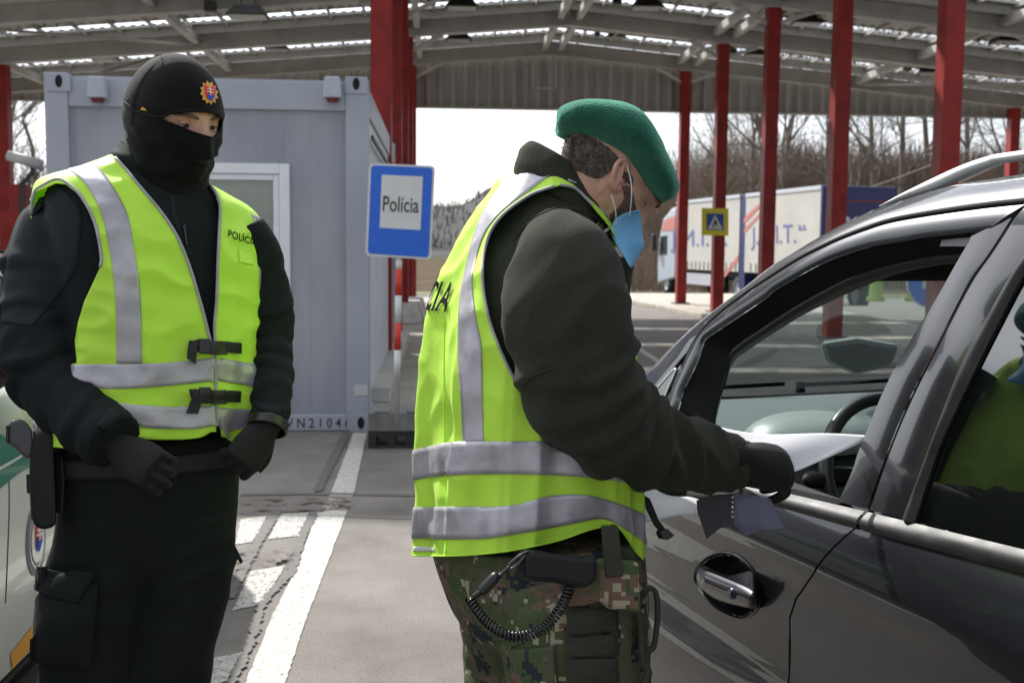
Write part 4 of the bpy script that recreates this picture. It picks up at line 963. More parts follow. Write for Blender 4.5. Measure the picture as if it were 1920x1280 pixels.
# roof rails
rt = [(1659, 386), (1707, 361), (1769, 333), (1832, 308), (1887, 292), (1920, 287)]; rb = [(1659, 388), (1707, 372), (1769, 354), (1832, 328), (1887, 310), (1920, 303)]
RT = conv(rt, .10); RB = conv(rb, .10); rows = []
RT += [(-.45, RT[-1][1] + .012), (-.8, RT[-1][1] + .012), (-1.2, RT[-1][1] - .01), (-1.5, RT[-1][1] - .06)]; RB += [(-.45, RB[-1][1] + .012), (-.8, RB[-1][1] + .012), (-1.2, RB[-1][1] - .01), (-1.5, RB[-1][1] - .055)]
a_, b_ = arclen(RT, 90), arclen(RB, 90); rows = []
for (s0, z0), (s1, z1) in zip(a_, b_):
    vm = vs(1.55) + .10; row = []
    for k in range(14):
        t = k / 14 * 2 * math.pi; row.append(Vector(((s0 + s1) / 2, vm + .017 * math.sin(t), (z0 + z1) / 2 + (abs(z0 - z1) / 2 + .001) * math.cos(t))))
    rows.append(row)
bc('roof_rail', MB().grid(rows, wrap=True, capa=True, capb=True), silver, CARG)
for s in (1.62, -1.18):
    for v in (.12, CW - .12): wheel(CARG, car(s, v, .32), .32, NI, .2)
# door handle
hd = empty('door_handle', cpt(.44, .715)); hd.parent = dr; hd.matrix_basis = (CARG.matrix_basis @ dr.matrix_basis).inverted() @ Matrix.Translation(cpt(.44, .715))
hdn = hd
rows = []
for k, (r_, o_) in enumerate(((1.06, -.0005), (1.03, -.0035), (1.0, -.0015), (.95, .004), (.9, .02), (.7, .035), (.3, .042), (.02, .042))):
    rows.append([V3(cs_ + (s - cs_) * r_, cz_ + (z - cz_) * r_, o_ if k > 2 else o_ - .001) for s, z in cc])
o = bc('bezel', MB().grid(rows[:3], wrap=True), paint, dr, 'L'); o.name = 'handle_bezel'
o = bc('handle_bezel', MB().grid([[p + Vector((0, -.003, 0)) for p in r] for r in rows[2:6]], wrap=True), paint, dr, 'L')
o = bc('handle_cup', MB().grid([[p + Vector((0, -.003, 0)) for p in r] for r in rows[5:]], wrap=True), seal2, dr, 'L')
H1 = [(1322, 1059), (1345, 1072), (1368, 1078), (1392, 1073), (1408, 1071), (1420, 1090)]
H2 = [(1308, 1066), (1330, 1072), (1368, 1087), (1400, 1101), (1416, 1112), (1422, 1124)]
H3 = [(1305, 1082), (1318, 1092), (1345, 1104), (1380, 1116), (1408, 1126), (1419, 1133)]
H4 = [(1308, 1096), (1330, 1115), (1355, 1127), (1385, 1135), (1408, 1140), (1417, 1142)]
H5 = [(1316, 1098), (1335, 1112), (1358, 1124), (1385, 1131), (1405, 1136), (1412, 1138)]
def tp(j, o_):
    k = min(1, min(j, 39 - j) / 5) ** .5; return o_ * (.25 + .75 * k) if o_ < 0 else o_
rows = [[V3(*CS(x, y, tp(j, o_)), tp(j, o_)) for j, (x, y) in enumerate(arclen(c_, 40))] for c_, o_ in ((H1, .006), (H1, -.006), (H2, -.034), (H2, -.037), (H3, -.042), (H4, -.036), (H4, -.03), (H5, .004))]
rows = [[Vector(q) for q in zip(*[iter(c_)] * 3)] if False else c_ for c_ in rows]
o = bc('handle_grip', MB().grid(rows), paint, dr, 'L')
mb = MB(); c_ = CS(1374, 1112, -.04); mb.cyl(cpt(c_[0], c_[1], -.030), cpt(c_[0], c_[1], -.046), .0125, .0115, 20); mb.build('key_cylinder', mat('key_cyl', (.05, .055, .075), .2, metal=.8), dr, True)
bpy.data.objects.remove(hdn)
mb = MB().grid([[V3(*CS(x, y), -.0015) for x, y in arclen(c_, 20)] for c_ in ([(1424, 1130), (1440, 1141), (1470, 1168)], [(1420, 1148), (1440, 1157), (1468, 1170)])])
# ================================================================ PEOPLE
hiviz = mat('hi_vis_fabric', (.60, .95, .075), .6, var=.05, vscale=5, bump=.5, bscale=22, bdist=.004, trans=.25, sheen=.1, detail=4)
tape = mat('reflective_tape', (.40, .385, .42), .36, metal=.3, var=.22, vscale=16, bump=.6, bscale=28, bdist=.004, detail=7)
piping = mat('grey_piping', (.33, .32, .33), .6)
softshell = mat('black_softshell', (.0085, .011, .0115), .85, col2=(.013, .0165, .0175), vscale=5, bump=.25, bscale=700, sheen=.02, spec=.1)
softdark = mat('softshell_panel', (.014, .020, .023), .8, bump=.2, bscale=700, sheen=.02, spec=.12)
collar_g = mat('green_collar', (.009, .016, .012), .8, bump=.4, bscale=600, spec=.1)
knit = mat('black_knit', (.004, .004, .0042), .85, bump=.5, bscale=900, sheen=.06, spec=.15)
blackcloth = mat('black_trousers', (.008, .0105, .0095), .8, col2=(.013, .0165, .0145), vscale=5, bump=.3, bscale=600, sheen=.02, spec=.1)
fleece = mat('olive_fleece', (.026, .0285, .020), .95, col2=(.033, .036, .026), vscale=160, bump=.6, bscale=450, bdist=.0015, sheen=.05, spec=.08)
glovem = mat('glove_black', (.006, .006, .0065), .7, bump=.5, bscale=500, sheen=.04, spec=.3)
skin = mat('skin', (.50, .27, .19), .5, col2=(.62, .36, .27), vscale=45, bump=.3, bscale=300)
skin.node_tree.nodes['Principled BSDF'].inputs['Subsurface Weight'].default_value = .15
skin.node_tree.nodes['Principled BSDF'].inputs['Subsurface Radius'].default_value = (.01, .004, .002)
webb = mat('black_webbing', (.009, .009, .010), .6, bump=.6, bscale=350, stretch=(1, 1, 4))
buckle = mat('buckle_plastic', (.012, .012, .013), .3)
gunm = mat('gun_polymer', (.007, .0075, .008), .5, spec=.3, bump=.3, bscale=500)

def torso_grid(rings, nr=150, nc=160, infl=0.0, wr=None):
    """rings: (Lx,Ly,Rx,Ry,depth,k,psi_deg,n)  k = depth/width ratio, psi = body yaw in the ring plane"""
    rows = []
    for i, r in enumerate(catmull(rings, nr)):
        Lx, Ly, Rx, Ry, d, k, ps, n = r; a = P(Lx, Ly, d); b = P(Rx, Ry, d); c = (a + b) / 2; h = (b - a) / 2; W = h.length + infl
        w = h.normalized(); f = Vector((0, 0, 1)).cross(w).normalized(); f = (f - w * f.dot(w)).normalized(); ps = rad(ps); row = []
        pts = []
        for j in range(nc):
            t = 2 * math.pi * j / nc; ct, st = math.cos(t), math.sin(t)
            x = math.copysign(abs(ct) ** (2 / n), ct); y = math.copysign(abs(st) ** (2 / n), st) * k
            pts.append((x * math.cos(ps) - y * math.sin(ps), x * math.sin(ps) + y * math.cos(ps)))
        mxx = max(abs(p[0]) for p in pts); s = h.length / mxx; c2 = c.copy()
        for _ in range(5):
            pr = [proj(c2 + w * (x * s) + f * (y * s))[0] for x, y in pts[::4]]; lo, hi = min(pr), max(pr)
            s *= (Rx - Lx) / max(hi - lo, 1); c2 += w * (((Lx + Rx) / 2 - (lo + hi) / 2) * d / FPX / max(.5, abs(w.dot(CR))))
        s += infl / mxx
        for j, (x, y) in enumerate(pts):
            row.append(c2 + w * (x * s) + f * (y * s))
        rows.append(row)
    if wr:
        nrm = []
        for i in range(nr):
            c = sum(rows[i], Vector()) / nc; nrm.append([(p - c).normalized() for p in rows[i]])
        rows = [[p + n_ * wr(i / (nr - 1), 2 * math.pi * j / nc, p) for j, (p, n_) in enumerate(zip(rows[i], nrm[i]))] for i in range(nr)]
    return rows
def cut_rows_y(rows, curve, top=False):
    """re-sample every column of a grid so that its last row projects onto the pixel curve"""
    nr, nc = len(rows), len(rows[0]); res = [[None] * nc for _ in range(nr)]
    cv = smooth_curve(curve, 80)
    for j in range(nc):
        col = [rows[i][j] for i in range(nr)]; pr = [proj(p) for p in col]; k = nr - 1
        for i in range(nr - 1, 0, -1):
            if pr[i - 1][1] <= lerp_curve(cv, pr[i - 1][0]): k = i; break
        y0, y1 = pr[k - 1][1], pr[k][1]; yt = lerp_curve(cv, pr[k][0]); u = max(0, min(1, (yt - y0) / (y1 - y0 + 1e-6))); end = k - 1 + u
        for i in range(nr):
            t = end * i / (nr - 1); a = min(int(t), nr - 2); res[i][j] = col[a].lerp(col[a + 1], t - a)
    return res
def band(rows, cA, cB, off, nb=6, cuts=()):
    """belt of tape round a grid between two pixel curves"""
    nr, nc = len(rows), len(rows[0]); A = smooth_curve(cA, 80); B = smooth_curve(cB, 80); out_ = [[None] * nc for _ in range(nb)]
    cen = [sum(r, Vector()) / nc for r in rows]
    for j in range(nc):
        pr = [proj(rows[i][j]) for i in range(nr)]
        def find(C):
            for i in range(nr - 1, 0, -1):
                if pr[i - 1][1] <= lerp_curve(C, pr[i - 1][0]):
                    y0, y1 = pr[i - 1][1], pr[i][1]; yt = lerp_curve(C, pr[i][0]); return i - 1 + max(0, min(1, (yt - y0) / (y1 - y0 + 1e-6)))
            return 0
        a, b = find(A), find(B)
        for k in range(nb):
            t = a + (b - a) * k / (nb - 1); i = min(int(t), nr - 2); p = rows[i][j].lerp(rows[i + 1][j], t - i); n = (p - cen[i]); n.z = 0; out_[k][j] = p + n.normalized() * off
    return out_
def cutfaces(mb, polys, nrm_test=True, cref=None):
    keep = []
    for f in mb.f:
        c = sum((mb.v[i] for i in f), Vector()) / len(f); n = (mb.v[f[1]] - mb.v[f[0]]).cross(mb.v[f[2]] - mb.v[f[1]])
        front = (c - cref(c)).dot(CAM - c) > 0 if cref else True; x, y, _ = proj(c); drop = False
        for pl, mode in polys:
            if inpoly(x, y, pl) and (mode == 'both' or (mode == 'front') == front): drop = True
        if not drop: keep.append(f)
    mb.f = keep
    # slide the ragged rim onto the traced cutting line
    cnt = {}
    for f in keep:
        for a, b in zip(f, f[1:] + f[:1]): cnt[(min(a, b), max(a, b))] = cnt.get((min(a, b), max(a, b)), 0) + 1
    rim = {i for e, k in cnt.items() if k == 1 for i in e}
    segs = [(a[:2], b[:2]) for pl, m_ in polys for a, b in zip(pl, pl[1:] + pl[:1])]
    for i in rim:
        x, y, z = proj(mb.v[i]); best = (9, None)
        for a, b in segs:
            dx, dy = b[0] - a[0], b[1] - a[1]; t = max(0, min(1, ((x - a[0]) * dx + (y - a[1]) * dy) / (dx * dx + dy * dy + 1e-9))); q = (a[0] + dx * t, a[1] + dy * t); dd = math.hypot(q[0] - x, q[1] - y)
            if dd < best[0]: best = (dd, q)
        if best[1]: k = -z / FPX if z < 0 else z / FPX; mb.v[i] = mb.v[i] + CR * ((best[1][0] - x) * k) - CU * ((best[1][1] - y) * k)
    return mb
def sm(poly, n=160): return [tuple(p) for p in catmull(poly + poly[:1], n)][:-1]
def outline_loft(A, B, d, hd, n=60, m=40, ex=1.0, dirv=None):
    """closed body between two traced outlines; hd(t) = half depth in metres"""
    a = arclen(A, n); b = arclen(B, n); rows = []
    for i in range(n):
        t = i / (n - 1); p = P(*a[i], d); q = P(*b[i], d); c = (p + q) / 2; h = (q - p) / 2; D_ = dirv or CF; row = []
        for j in range(m):
            an = 2 * math.pi * j / m; row.append(c + h * (math.copysign(abs(math.cos(an)) ** ex, math.cos(an))) + D_ * (hd(t) * math.copysign(abs(math.sin(an)) ** ex, math.sin(an))))
        rows.append(row)
    return rows
def shell(me, t=.0025):
    bm = bmesh.new(); bm.from_mesh(me); bmesh.ops.recalc_face_normals(bm, faces=bm.faces); loose = [v for v in bm.verts if not v.link_faces]; bmesh.ops.delete(bm, geom=loose, context='VERTS')
    thicken(bm, t); bm.to_mesh(me); bm.free(); return me
def folds(amp, freq, seed, tw=1.0, base=0):
    """fold function for tubes: rings and diagonals; amp may be a function of t"""
    def f(t, a):
        A = amp(t) if callable(amp) else amp
        n1 = ridge(Vector((t * freq + .55 * math.sin(a + seed), math.cos(a) * .7 + seed, math.sin(a) * .7)))
        n2 = noise.noise(Vector((t * freq * .5 + seed * 3, math.cos(a) * tw, math.sin(a) * tw)))
        return A * (n1 * .45 + n2 * .9)
    return f
def head_rows(c, F, U, sc=1.0, infl=0.0, nlon=140, nlat=110, face=True, jaw=1.0):
    """head surface; F = facing direction, U = up of the head"""
    F = Vector(F).normalized(); U = (Vector(U) - F * Vector(U).dot(F)).normalized(); R = F.cross(U); rows = []
    def g(x, s): return math.exp(-(x / s) ** 2)
    for i in range(nlat + 1):
        la = math.pi * i / nlat - math.pi / 2; row = []
        for j in range(nlon):
            lo = 2 * math.pi * j / nlon; x = math.cos(la) * math.sin(lo); y = math.cos(la) * math.cos(lo); z = math.sin(la)
            X = x * .076; Z = z * (.117 if z > 0 else .122); Y = y * (.094 if y > 0 else .104)
            if z < 0:
                k = -z; X *= 1 - .30 * k ** 1.5 * jaw; Y *= (1 - .02 * k) if y > 0 else (1 - .50 * k); Y += .012 * k
            if y > 0: X *= 1 - .06 * y
            if y < 0: X *= 1.03
            if face and y > .05:
                w_ = min(1, y * 2)
                nb_ = 0
                if -.055 < Z < .045:
                    t = (.035 - Z) / .075; nb_ = (.004 + .021 * max(0, min(1, t)) ** 1.4) * (1 if t < 1 else max(0, 1 - (t - 1) * 8))
                Y += w_ * nb_ * g(X, .0085 + .006 * max(0, min(1, (.035 - Z) / .075)))
                Y -= w_ * .0125 * g(abs(X) - .032, .017) * g(Z - .008, .0125)
                Y += w_ * .0065 * g(abs(X) - .028, .024) * g(Z - .029, .0085)
                Y += w_ * .004 * g(abs(X) - .045, .016) * g(Z + .022, .016)
                Y -= w_ * .004 * g(abs(X) - .024, .01) * g(Z + .05, .02)
                Y += w_ * .006 * g(X, .022) * g(Z + .066, .006) + w_ * .006 * g(X, .020) * g(Z + .078, .006) - w_ * .003 * g(X, .02) * g(Z + .072, .0025)
                Y += w_ * .008 * g(X, .022) * g(Z + .108, .016)
            p = Vector((X, Y, Z)); n = Vector((X / .076 ** 2, Y / .1 ** 2, Z / .12 ** 2)); n = n.normalized() if n.length else Vector((0, 0, 1)); p = p * sc + n * infl
            row.append(c + R * p.x + F * p.y + U * p.z)
        rows.append(row)
    return rows, F, U, R
def rolls(ts, amp, w, a0, base=None):
    """explicit cloth rolls: rings that wander and fade round the arm"""
    def f(t, a):
        v = base(t, a) if base else 0
        for k, tk in enumerate(ts):
            c = tk + .030 * math.sin(a - a0 + k * 1.3) + .014 * math.sin(2 * a + k * 2.1)
            m = .35 + .65 * max(0, math.cos(a - a0 + .9 * math.sin(k * 2.4))) ; v += amp * m * (math.exp(-((t - c) / w) ** 2) - .75 * math.exp(-((t - c - w * 1.7) / (w * .55)) ** 2))
        return v
    return f
def hand_mesh(W, D, N, side=1, L=.185, curl=.5, spread=.12, vox=.0030, th=1.0, curls=None, thumb_dir=None, cuff=True):
    """gloved hand: W wrist point, D direction of the palm, N back-of-hand normal, side=+1 thumb towards D x N"""
    D = D.normalized(); N = (N - D * N.dot(D)).normalized(); S = D.cross(N) * side; mb = MB(); k = L / .185
    rows = []
    for t, w_, h_ in ((-.03, .027, .023), (0, .029, .021), (.03, .038, .018), (.06, .043, .016), (.085, .043, .0145), (.1, .038, .012)):
        c = W + D * t * k; rows.append([c + (S * math.cos(a * .3142) * w_ + N * math.sin(a * .3142) * h_ * th) * k for a in range(20)])
    mb.grid(rows, wrap=True, capa=True, capb=True)
    ln = (.070, .078, .073, .058)
    for i in range(4):
        o = (1.5 - i) * .0205; base = W + (D * (.088 - .004 * abs(1.2 - i)) + S * o) * k; c0_ = curls[i] if curls else curl; p = base - D * .012 * k; a = 0; path = [(p, .0098 * k), (base, .0102 * k)]; p = base
        for sgm, fr in enumerate((.46, .30, .24)):
            a += c0_ * (.8, 1.1, .8)[sgm]; d = (D * math.cos(a) - N * math.sin(a) + S * spread * (1.5 - i) * .5).normalized(); p = p + d * ln[i] * fr * k; path.append((p, (.0094, .0087, .0072)[sgm] * k))
        tube(mb, path, 22, 10)
    td = thumb_dir or (D * .75 + S * .55 - N * .35); td = td.normalized(); b = W + (D * .022 + S * .026 - N * .004) * k
    tube(mb, [(b - td * .01, .013 * k), (b + td * .02 * k, .0128 * k), (b + td * .042 * k - N * .004, .0108 * k), (b + (td + D * .5).normalized() * .062 * k - N * .010, .0088 * k)], 16, 10)
    return remesh(mb.me(), vox, 3)
def patch_box(name, pts, bvh, dn, th, m, par, off=.001, n=14, bulge=.0):
    """small raised cloth/plastic patch following a surface; pts = 4 px corners tl,tr,br,bl"""
    tl_, tr_2, br_2, bl_ = pts; rows = []
    for i in range(n + 1):
        v = i / n; a = (tl_[0] + (bl_[0] - tl_[0]) * v, tl_[1] + (bl_[1] - tl_[1]) * v); b = (tr_2[0] + (br_2[0] - tr_2[0]) * v, tr_2[1] + (br_2[1] - tr_2[1]) * v); row = []
        for j in range(n + 1):
            u = j / n; p, nn = cast(bvh, a[0] + (b[0] - a[0]) * u, a[1] + (b[1] - a[1]) * u, dn); row.append(p + nn * (off + th + bulge * math.sin(math.pi * u) * math.sin(math.pi * v)))
        rows.append(row)
    me = solid(MB().grid(rows).me(), th)
    return link(name, me, m, par, True)
def drape_text(s, quad, bvh, dn, off, bold, space=1.0):
    def fn(u, v):
        x = (quad[0][0] * (1 - u) + quad[1][0] * u) * (1 - v) + (quad[3][0] * (1 - u) + quad[2][0] * u) * v; y = (quad[0][1] * (1 - u) + quad[1][1] * u) * (1 - v) + (quad[3][1] * (1 - u) + quad[2][1] * u) * v
        p, n = cast(bvh, x, y, dn); return p + n * off
    return text_on(s, fn, bold, space, 14)
# ---------------------------------------------------------------- officer in the balaclava
D1 = 2.12
o1 = empty('masked_officer', PZ(270, 1700, 0), 'police officer in black balaclava and open yellow hi-vis vest standing at left', 'person')
o1.location = P(270, 1200, D1); o1.location.z = 0
T1 = [(222, 268, 372, 330, 2.14, .85, 30, 2.1), (210, 288, 395, 346, 2.14, .78, 30, 2.1), (150, 312, 432, 366, 2.14, .66, 30, 2.1), (96, 328, 466, 386, 2.14, .60, 30, 2.15), (66, 350, 486, 408, 2.14, .58, 30, 2.2),
      (62, 395, 494, 442, 2.13, .60, 30, 2.3), (76, 460, 496, 500, 2.12, .62, 30, 2.4), (92, 540, 490, 565, 2.12, .64, 30, 2.4), (95, 630, 486, 640, 2.12, .66, 30, 2.4),
      (84, 720, 485, 722, 2.12, .68, 30, 2.4), (66, 790, 480, 790, 2.12, .70, 30, 2.4), (62, 860, 474, 860, 2.12, .70, 30, 2.4), (66, 900, 468, 900, 2.12, .70, 30, 2.4)]
def wr1(t, a, p):
    hang = max(0, t - .25)
    return .006 * noise.noise(Vector((a * 1.6, t * 2.2, 1.7))) * (1 + 2 * hang) + .008 * hang * ridge(Vector((math.cos(a) * 3.2, math.sin(a) * 3.2, t * 1.1 + 2))) + .0035 * ridge(p * 11 + Vector((0, 0, p.z * 9))) + .0025 * noise.noise(p * 28)
vrows = torso_grid(T1, 230, 300, .002, wr1)
hem1 = [(55, 838), (100, 838), (140, 838), (205, 812), (240, 806), (268, 822), (330, 824), (375, 820), (398, 808), (412, 804), (420, 815), (437, 828), (448, 818), (470, 790), (490, 780)]
vrows = cut_rows_y(vrows, hem1)
jr = [r for r in T1[1:]]
jrows = torso_grid([(L + (6 if i > 2 else 2), y, R - (6 if i > 2 else 2), y2, d, k, ps, n) for i, (L, y, R, y2, d, k, ps, n) in enumerate(T1[:-2])], 90, 90, -.014)
jm = MB().grid(jrows, wrap=True, capa=True, capb=True)
armA = [(126, 388, 2.13, 52), (114, 428, 2.12, 74), (104, 480, 2.10, 82), (92, 545, 2.08, 84), (80, 610, 2.06, 80), (80, 665, 2.03, 76), (104, 720, 2.01, 70), (146, 768, 1.98, 64), (190, 808, 1.95, 58), (214, 830, 1.93, 56)]
def apath(l): return [(P(x, y, d), r * d / FPX) for x, y, d, r in l]
fa = rolls((.30, .42, .50, .58, .66, .74, .83, .92), .13, .020, 2.4, folds(lambda t: .05 + .06 * math.exp(-((t - .55) / .2) ** 2), 8, 2.2))
tube(jm, apath(armA), 150, 56, fa)
armB = [(452, 430, 2.17, 44), (476, 470, 2.18, 48), (494, 530, 2.19, 46), (506, 590, 2.19, 45), (508, 640, 2.18, 40), (512, 690, 2.15, 38), (512, 735, 2.12, 37), (506, 778, 2.10, 36), (503, 796, 2.09, 35)]
tube(jm, apath(armB), 130, 48, rolls((.2, .36, .46, .56, .66, .76, .88), .17, .022, 4.2, folds(.07, 7, 5.1)))
jme = remesh(jm.me(), .0055, 2)
jacket = link('jacket', jme, softshell, o1)
jb = bvh_of(jme)
# collar: green stand collar
cl = MB()
cr = torso_grid([(228, 262, 352, 300, 2.14, .9, 20, 2), (216, 276, 362, 316, 2.14, .9, 22, 2), (208, 284, 380, 340, 2.14, .88, 24, 2), (202, 305, 392, 366, 2.14, .86, 28, 2)], 16, 60, 0, lambda t, a, p: .003 * math.sin(3 * a + t * 4))
cl.grid(cr, wrap=True); link('collar', shell(cl.me(), .005), collar_g, o1)
# body: head, neck and trunk core in one mesh
hc = P(327, 231, 2.12)
Fh = (RM @ Vector((.76, -.32, .60))); Uh = RM @ Vector((.10, .97, .2))
hrows, F1, U1, R1_ = head_rows(hc, Fh, Uh, 1.06)
bm_ = MB().grid(hrows, wrap=True)
core = MB(); tube(core, [(hc - U1 * .06, .052), (hc - U1 * .13 - F1 * .02, .056), (P(300, 390, 2.15), .07), (P(285, 480, 2.14), .09), (P(280, 700, 2.16), .08), (P(275, 860, 2.17), .08), (P(270, 960, 2.17), .08)], 40, 32)
allb = MB(); allb.add(bm_.v, bm_.f); allb.add(core.v, core.f)
link('body', remesh(allb.me(), .0028, 1), skin, o1)
# eyes
eyew = mat('eye_white', (.36, .33, .31), .25); iris = mat('iris', (.035, .045, .045), .1); brow = mat('brow_hair', (.12, .075, .045), .9)
def eye(sx, par, look, F, U, R, c, gaze=(0, -.15), fd=.0735):
    e = c + R * (sx * .0293 - .0018) + F * fd + U * .0105
    mb = MB(); g_ = (F + R * gaze[0] + U * gaze[1]).normalized(); rows = []
    a1 = g_.orthogonal().normalized(); a2 = g_.cross(a1)
    for i in range(13):
        t = i / 12 * math.pi; rows.append([e + (g_ * math.cos(t) + (a1 * math.cos(b * .3927) + a2 * math.sin(b * .3927)) * math.sin(t)) * .0125 for b in range(16)])
    ob = mb.grid(rows, wrap=True).build('eye', eyew, par, True)
    mb = MB(); q = e + g_ * .0112; mb.cyl(q, q + g_ * .0017, .0064, .0056, 18); mb.build('iris', iris, ob, True)
    mb = MB(); q = e + g_ * .0122; mb.cyl(q, q + g_ * .0012, .0028, .0022, 14); mb.build('pupil', knit, ob, True)
    for s_, th in ((1, .10), (-1, .30)):   # lids
        rows = []
        for i in range(9):
            el = (th + (1.35 - th) * i / 8); row = []
            for b in range(17):
                az = (b / 16 - .5) * 2.6; d = (F * math.cos(el) * math.cos(az) + R * math.sin(az) * math.cos(el) + U * s_ * math.sin(el)).normalized(); row.append(e + d * (.0138 - (.0008 if i == 0 else 0)))
            rows.append(row)
        link('eyelid', shell(MB().grid(rows).me(), .001), skin, ob)
        if s_ == 1:
            mb = MB(); tube(mb, [(p, .0008) for p in rows[0][2:-2]], 30, 5); mb.build('lashes', knit, ob)
    mb = MB(); tube(mb, [(c + R * (sx * x) + F * y + U * z, r) for x, y, z, r in ((.014, .100, .0265, .0024), (.026, .0985, .0295, .0036), (.040, .090, .0305, .0032), (.052, .077, .027, .0014))], 20, 6); mb.build('eyebrow', brow, par, True)
for sx in (-1, 1): eye(sx, o1, None, F1, U1, R1_, hc, (.15, -.12))
# balaclava
br, _, _, _ = head_rows(hc, Fh, Uh, 1.06, .0085, 160, 130, True)
# hat part raised a bit, pulled to the silhouette
bmesh_ = MB().grid(br, wrap=True)
nk = torso_grid([(236, 240, 398, 270, 2.12, .95, 30, 2), (238, 268, 402, 300, 2.12, .95, 30, 2), (240, 300, 396, 325, 2.12, .95, 30, 2), (232, 330, 392, 345, 2.13, .95, 30, 2), (235, 350, 388, 368, 2.13, .95, 30, 2), (250, 380, 385, 395, 2.14, .95, 30, 2)], 30, 80, 0, lambda t, a, p: .0035 * ridge(Vector((t * 3.5 + .8 * math.sin(a), math.cos(a) * 1.5, math.sin(a)))))
slit = [(299, 221), (318, 214), (345, 210), (370, 209), (395, 211), (409, 216), (417, 226), (414, 240), (406, 252), (397, 259), (388, 256), (365, 249), (335, 237), (312, 228)]
for i_, p in enumerate(bmesh_.v):
    q = p - hc; u_c = q.dot(U1); n_ = q.normalized()
    lo_ = sstep(.0, -.06, u_c); hi_ = sstep(.02, .032, u_c - .10 * max(0, -q.dot(F1)) * 0)
    bmesh_.v[i_] = p + n_ * (lo_ * (.0035 * ridge(Vector((u_c * 42 + 1.4 * noise.noise(p * 9), q.dot(R1_) * 9, q.dot(F1) * 9))) ) + hi_ * .0022)
bmesh_.grid(nk, wrap=True, capa=True, capb=True)
_m = remesh(bmesh_.me(), .0028, 3)
bmesh_ = MB().add([v.co for v in _m.vertices], [tuple(p.vertices) for p in _m.polygons])
nrm_c = lambda c: hc
bb = bvh_of(bmesh_.me())
slit = sm(slit, 120)
cutfaces(bmesh_, [(slit, 'front')], True, nrm_c)
bme = shell(bmesh_.me(), .002)
bal = link('balaclava', bme, knit, o1)
mb = MB(); drape_tube(mb, [(398, 259), (388, 256), (365, 249), (335, 237), (312, 228), (299, 221), (318, 214), (345, 210), (370, 209), (395, 211)], bb, 2.05, .0018, .0004, 140); mb.build('slit_hem', knit, bal, True)
# hat cuff line and crown seam
mb = MB(); drape_tube(mb, [(234, 192), (262, 211), (299, 220), (318, 213), (345, 209), (370, 208), (396, 210), (410, 216)], bb, 2.05, .0030, .0008, 70); drape_tube(mb, [(300, 100), (303, 112), (304, 122)], bb, 2.05, .0012, .0, 20); mb.build('seam', knit, bal, True)
gold = mat('badge_gold', (.62, .30, .04), .6, bump=.4, bscale=900); bred = mat('badge_red', (.60, .02, .02), .6); bblue = mat('badge_blue', (.02, .05, .45), .6); bwh = mat('badge_white', (.75, .72, .72), .6)
def drape_poly(name, pts, bvh, dn, off, m, par, c=None):
    """filled polygon on a surface: fan of rings about its centre"""
    c = c or (sum(p[0] for p in pts) / len(pts), sum(p[1] for p in pts) / len(pts)); rows = []
    for k in range(5):
        t = .02 + .98 * k / 4; row = []
        for x, y in pts:
            p, n = cast(bvh, c[0] + (x - c[0]) * t, c[1] + (y - c[1]) * t, dn); row.append(p + n * off)
        rows.append(row)
    return link(name, solid(MB().grid(rows, wrap=True).me(), .0006), m, par, False)
bc_ = (391, 175)
star = []
for i in range(24):
    a = i * math.pi / 12; r = (1.0 if i % 2 else .76); star.append((bc_[0] + 17.5 * r * math.sin(a) * .98 + 2.5 * math.cos(a) * r * .2, bc_[1] - 22.5 * r * math.cos(a) + 4 * math.sin(a) * r))
bd = drape_poly('badge', star, bb, 2.03, .0022, gold, bal)
sh = [(381, 160), (401, 162), (402, 172), (400, 182), (394, 190), (387, 186), (383, 176)]
drape_poly('shield', sh, bb, 2.03, .0032, bred, bd)
drape_poly('blue_hills', [(387, 180), (391, 177), (395, 180), (400, 178), (399, 184), (394, 190), (389, 187)], bb, 2.03, .0040, bblue, bd)
mb = MB()
for l in (((390.5, 164), (392.5, 180)), ((386.5, 168), (396.5, 170)), ((385.5, 173), (397.5, 175))): drape_tube(mb, l, bb, 2.03, .0011, .0042, 8, 5, True)
mb.build('double_cross', bwh, bd)
drape_poly('small_mark', [(264, 206), (268, 201), (273, 204), (276, 208), (270, 207)], bb, 2.08, .0018, gold, bal)
# vest
ccol = [sum(r, Vector()) / len(r) for r in vrows]
def cref1(c):
    k = min(range(0, len(ccol), 6), key=lambda i: abs(ccol[i].z - c.z)); q = ccol[k].copy(); q.z = c.z; return q
vedgeR = [(216, 296), (236, 318), (262, 350), (300, 395), (330, 440), (352, 490), (368, 540), (382, 590), (393, 634), (402, 668)]
vedgeL = [(392, 345), (404, 362), (412, 385), (411, 430), (408, 500), (406, 560), (402, 610), (404, 668)]
vneck = [(200, 240), (440, 240), (440, 330), (392, 342)] + vedgeL[1:] + [(403, 672)] + vedgeR[::-1] + [(200, 280)]
slit_v = [(402, 660), (405, 660), (407, 740), (411, 790), (416, 830), (405, 830), (406, 790), (403, 740)]
armhole = [(84, 352), (104, 343), (124, 345), (145, 362), (165, 392), (180, 430), (188, 470), (188, 500), (172, 535), (158, 565), (146, 605), (140, 640), (144, 680), (100, 690), (30, 690), (40, 400), (62, 362)]
armholeL = [(478, 395), (490, 410), (498, 470), (496, 560), (489, 620), (520, 640), (540, 400), (500, 380)]
vm = MB().grid(vrows, wrap=True)
vb = bvh_of(vm.me())
slit_v = sm(slit_v, 60)
cutfaces(vm, [([(90, 180), (90, 316), (150, 308), (190, 296), (207, 288), (224, 303), (300, 330), (480, 330), (480, 180)], 'both'), (vneck, 'front'), (slit_v, 'front'), (armhole, 'front'), (armholeL, 'both')], True, cref1)
vme = shell(vm.me(), .002)
vest = link('vest', vme, hiviz, o1)
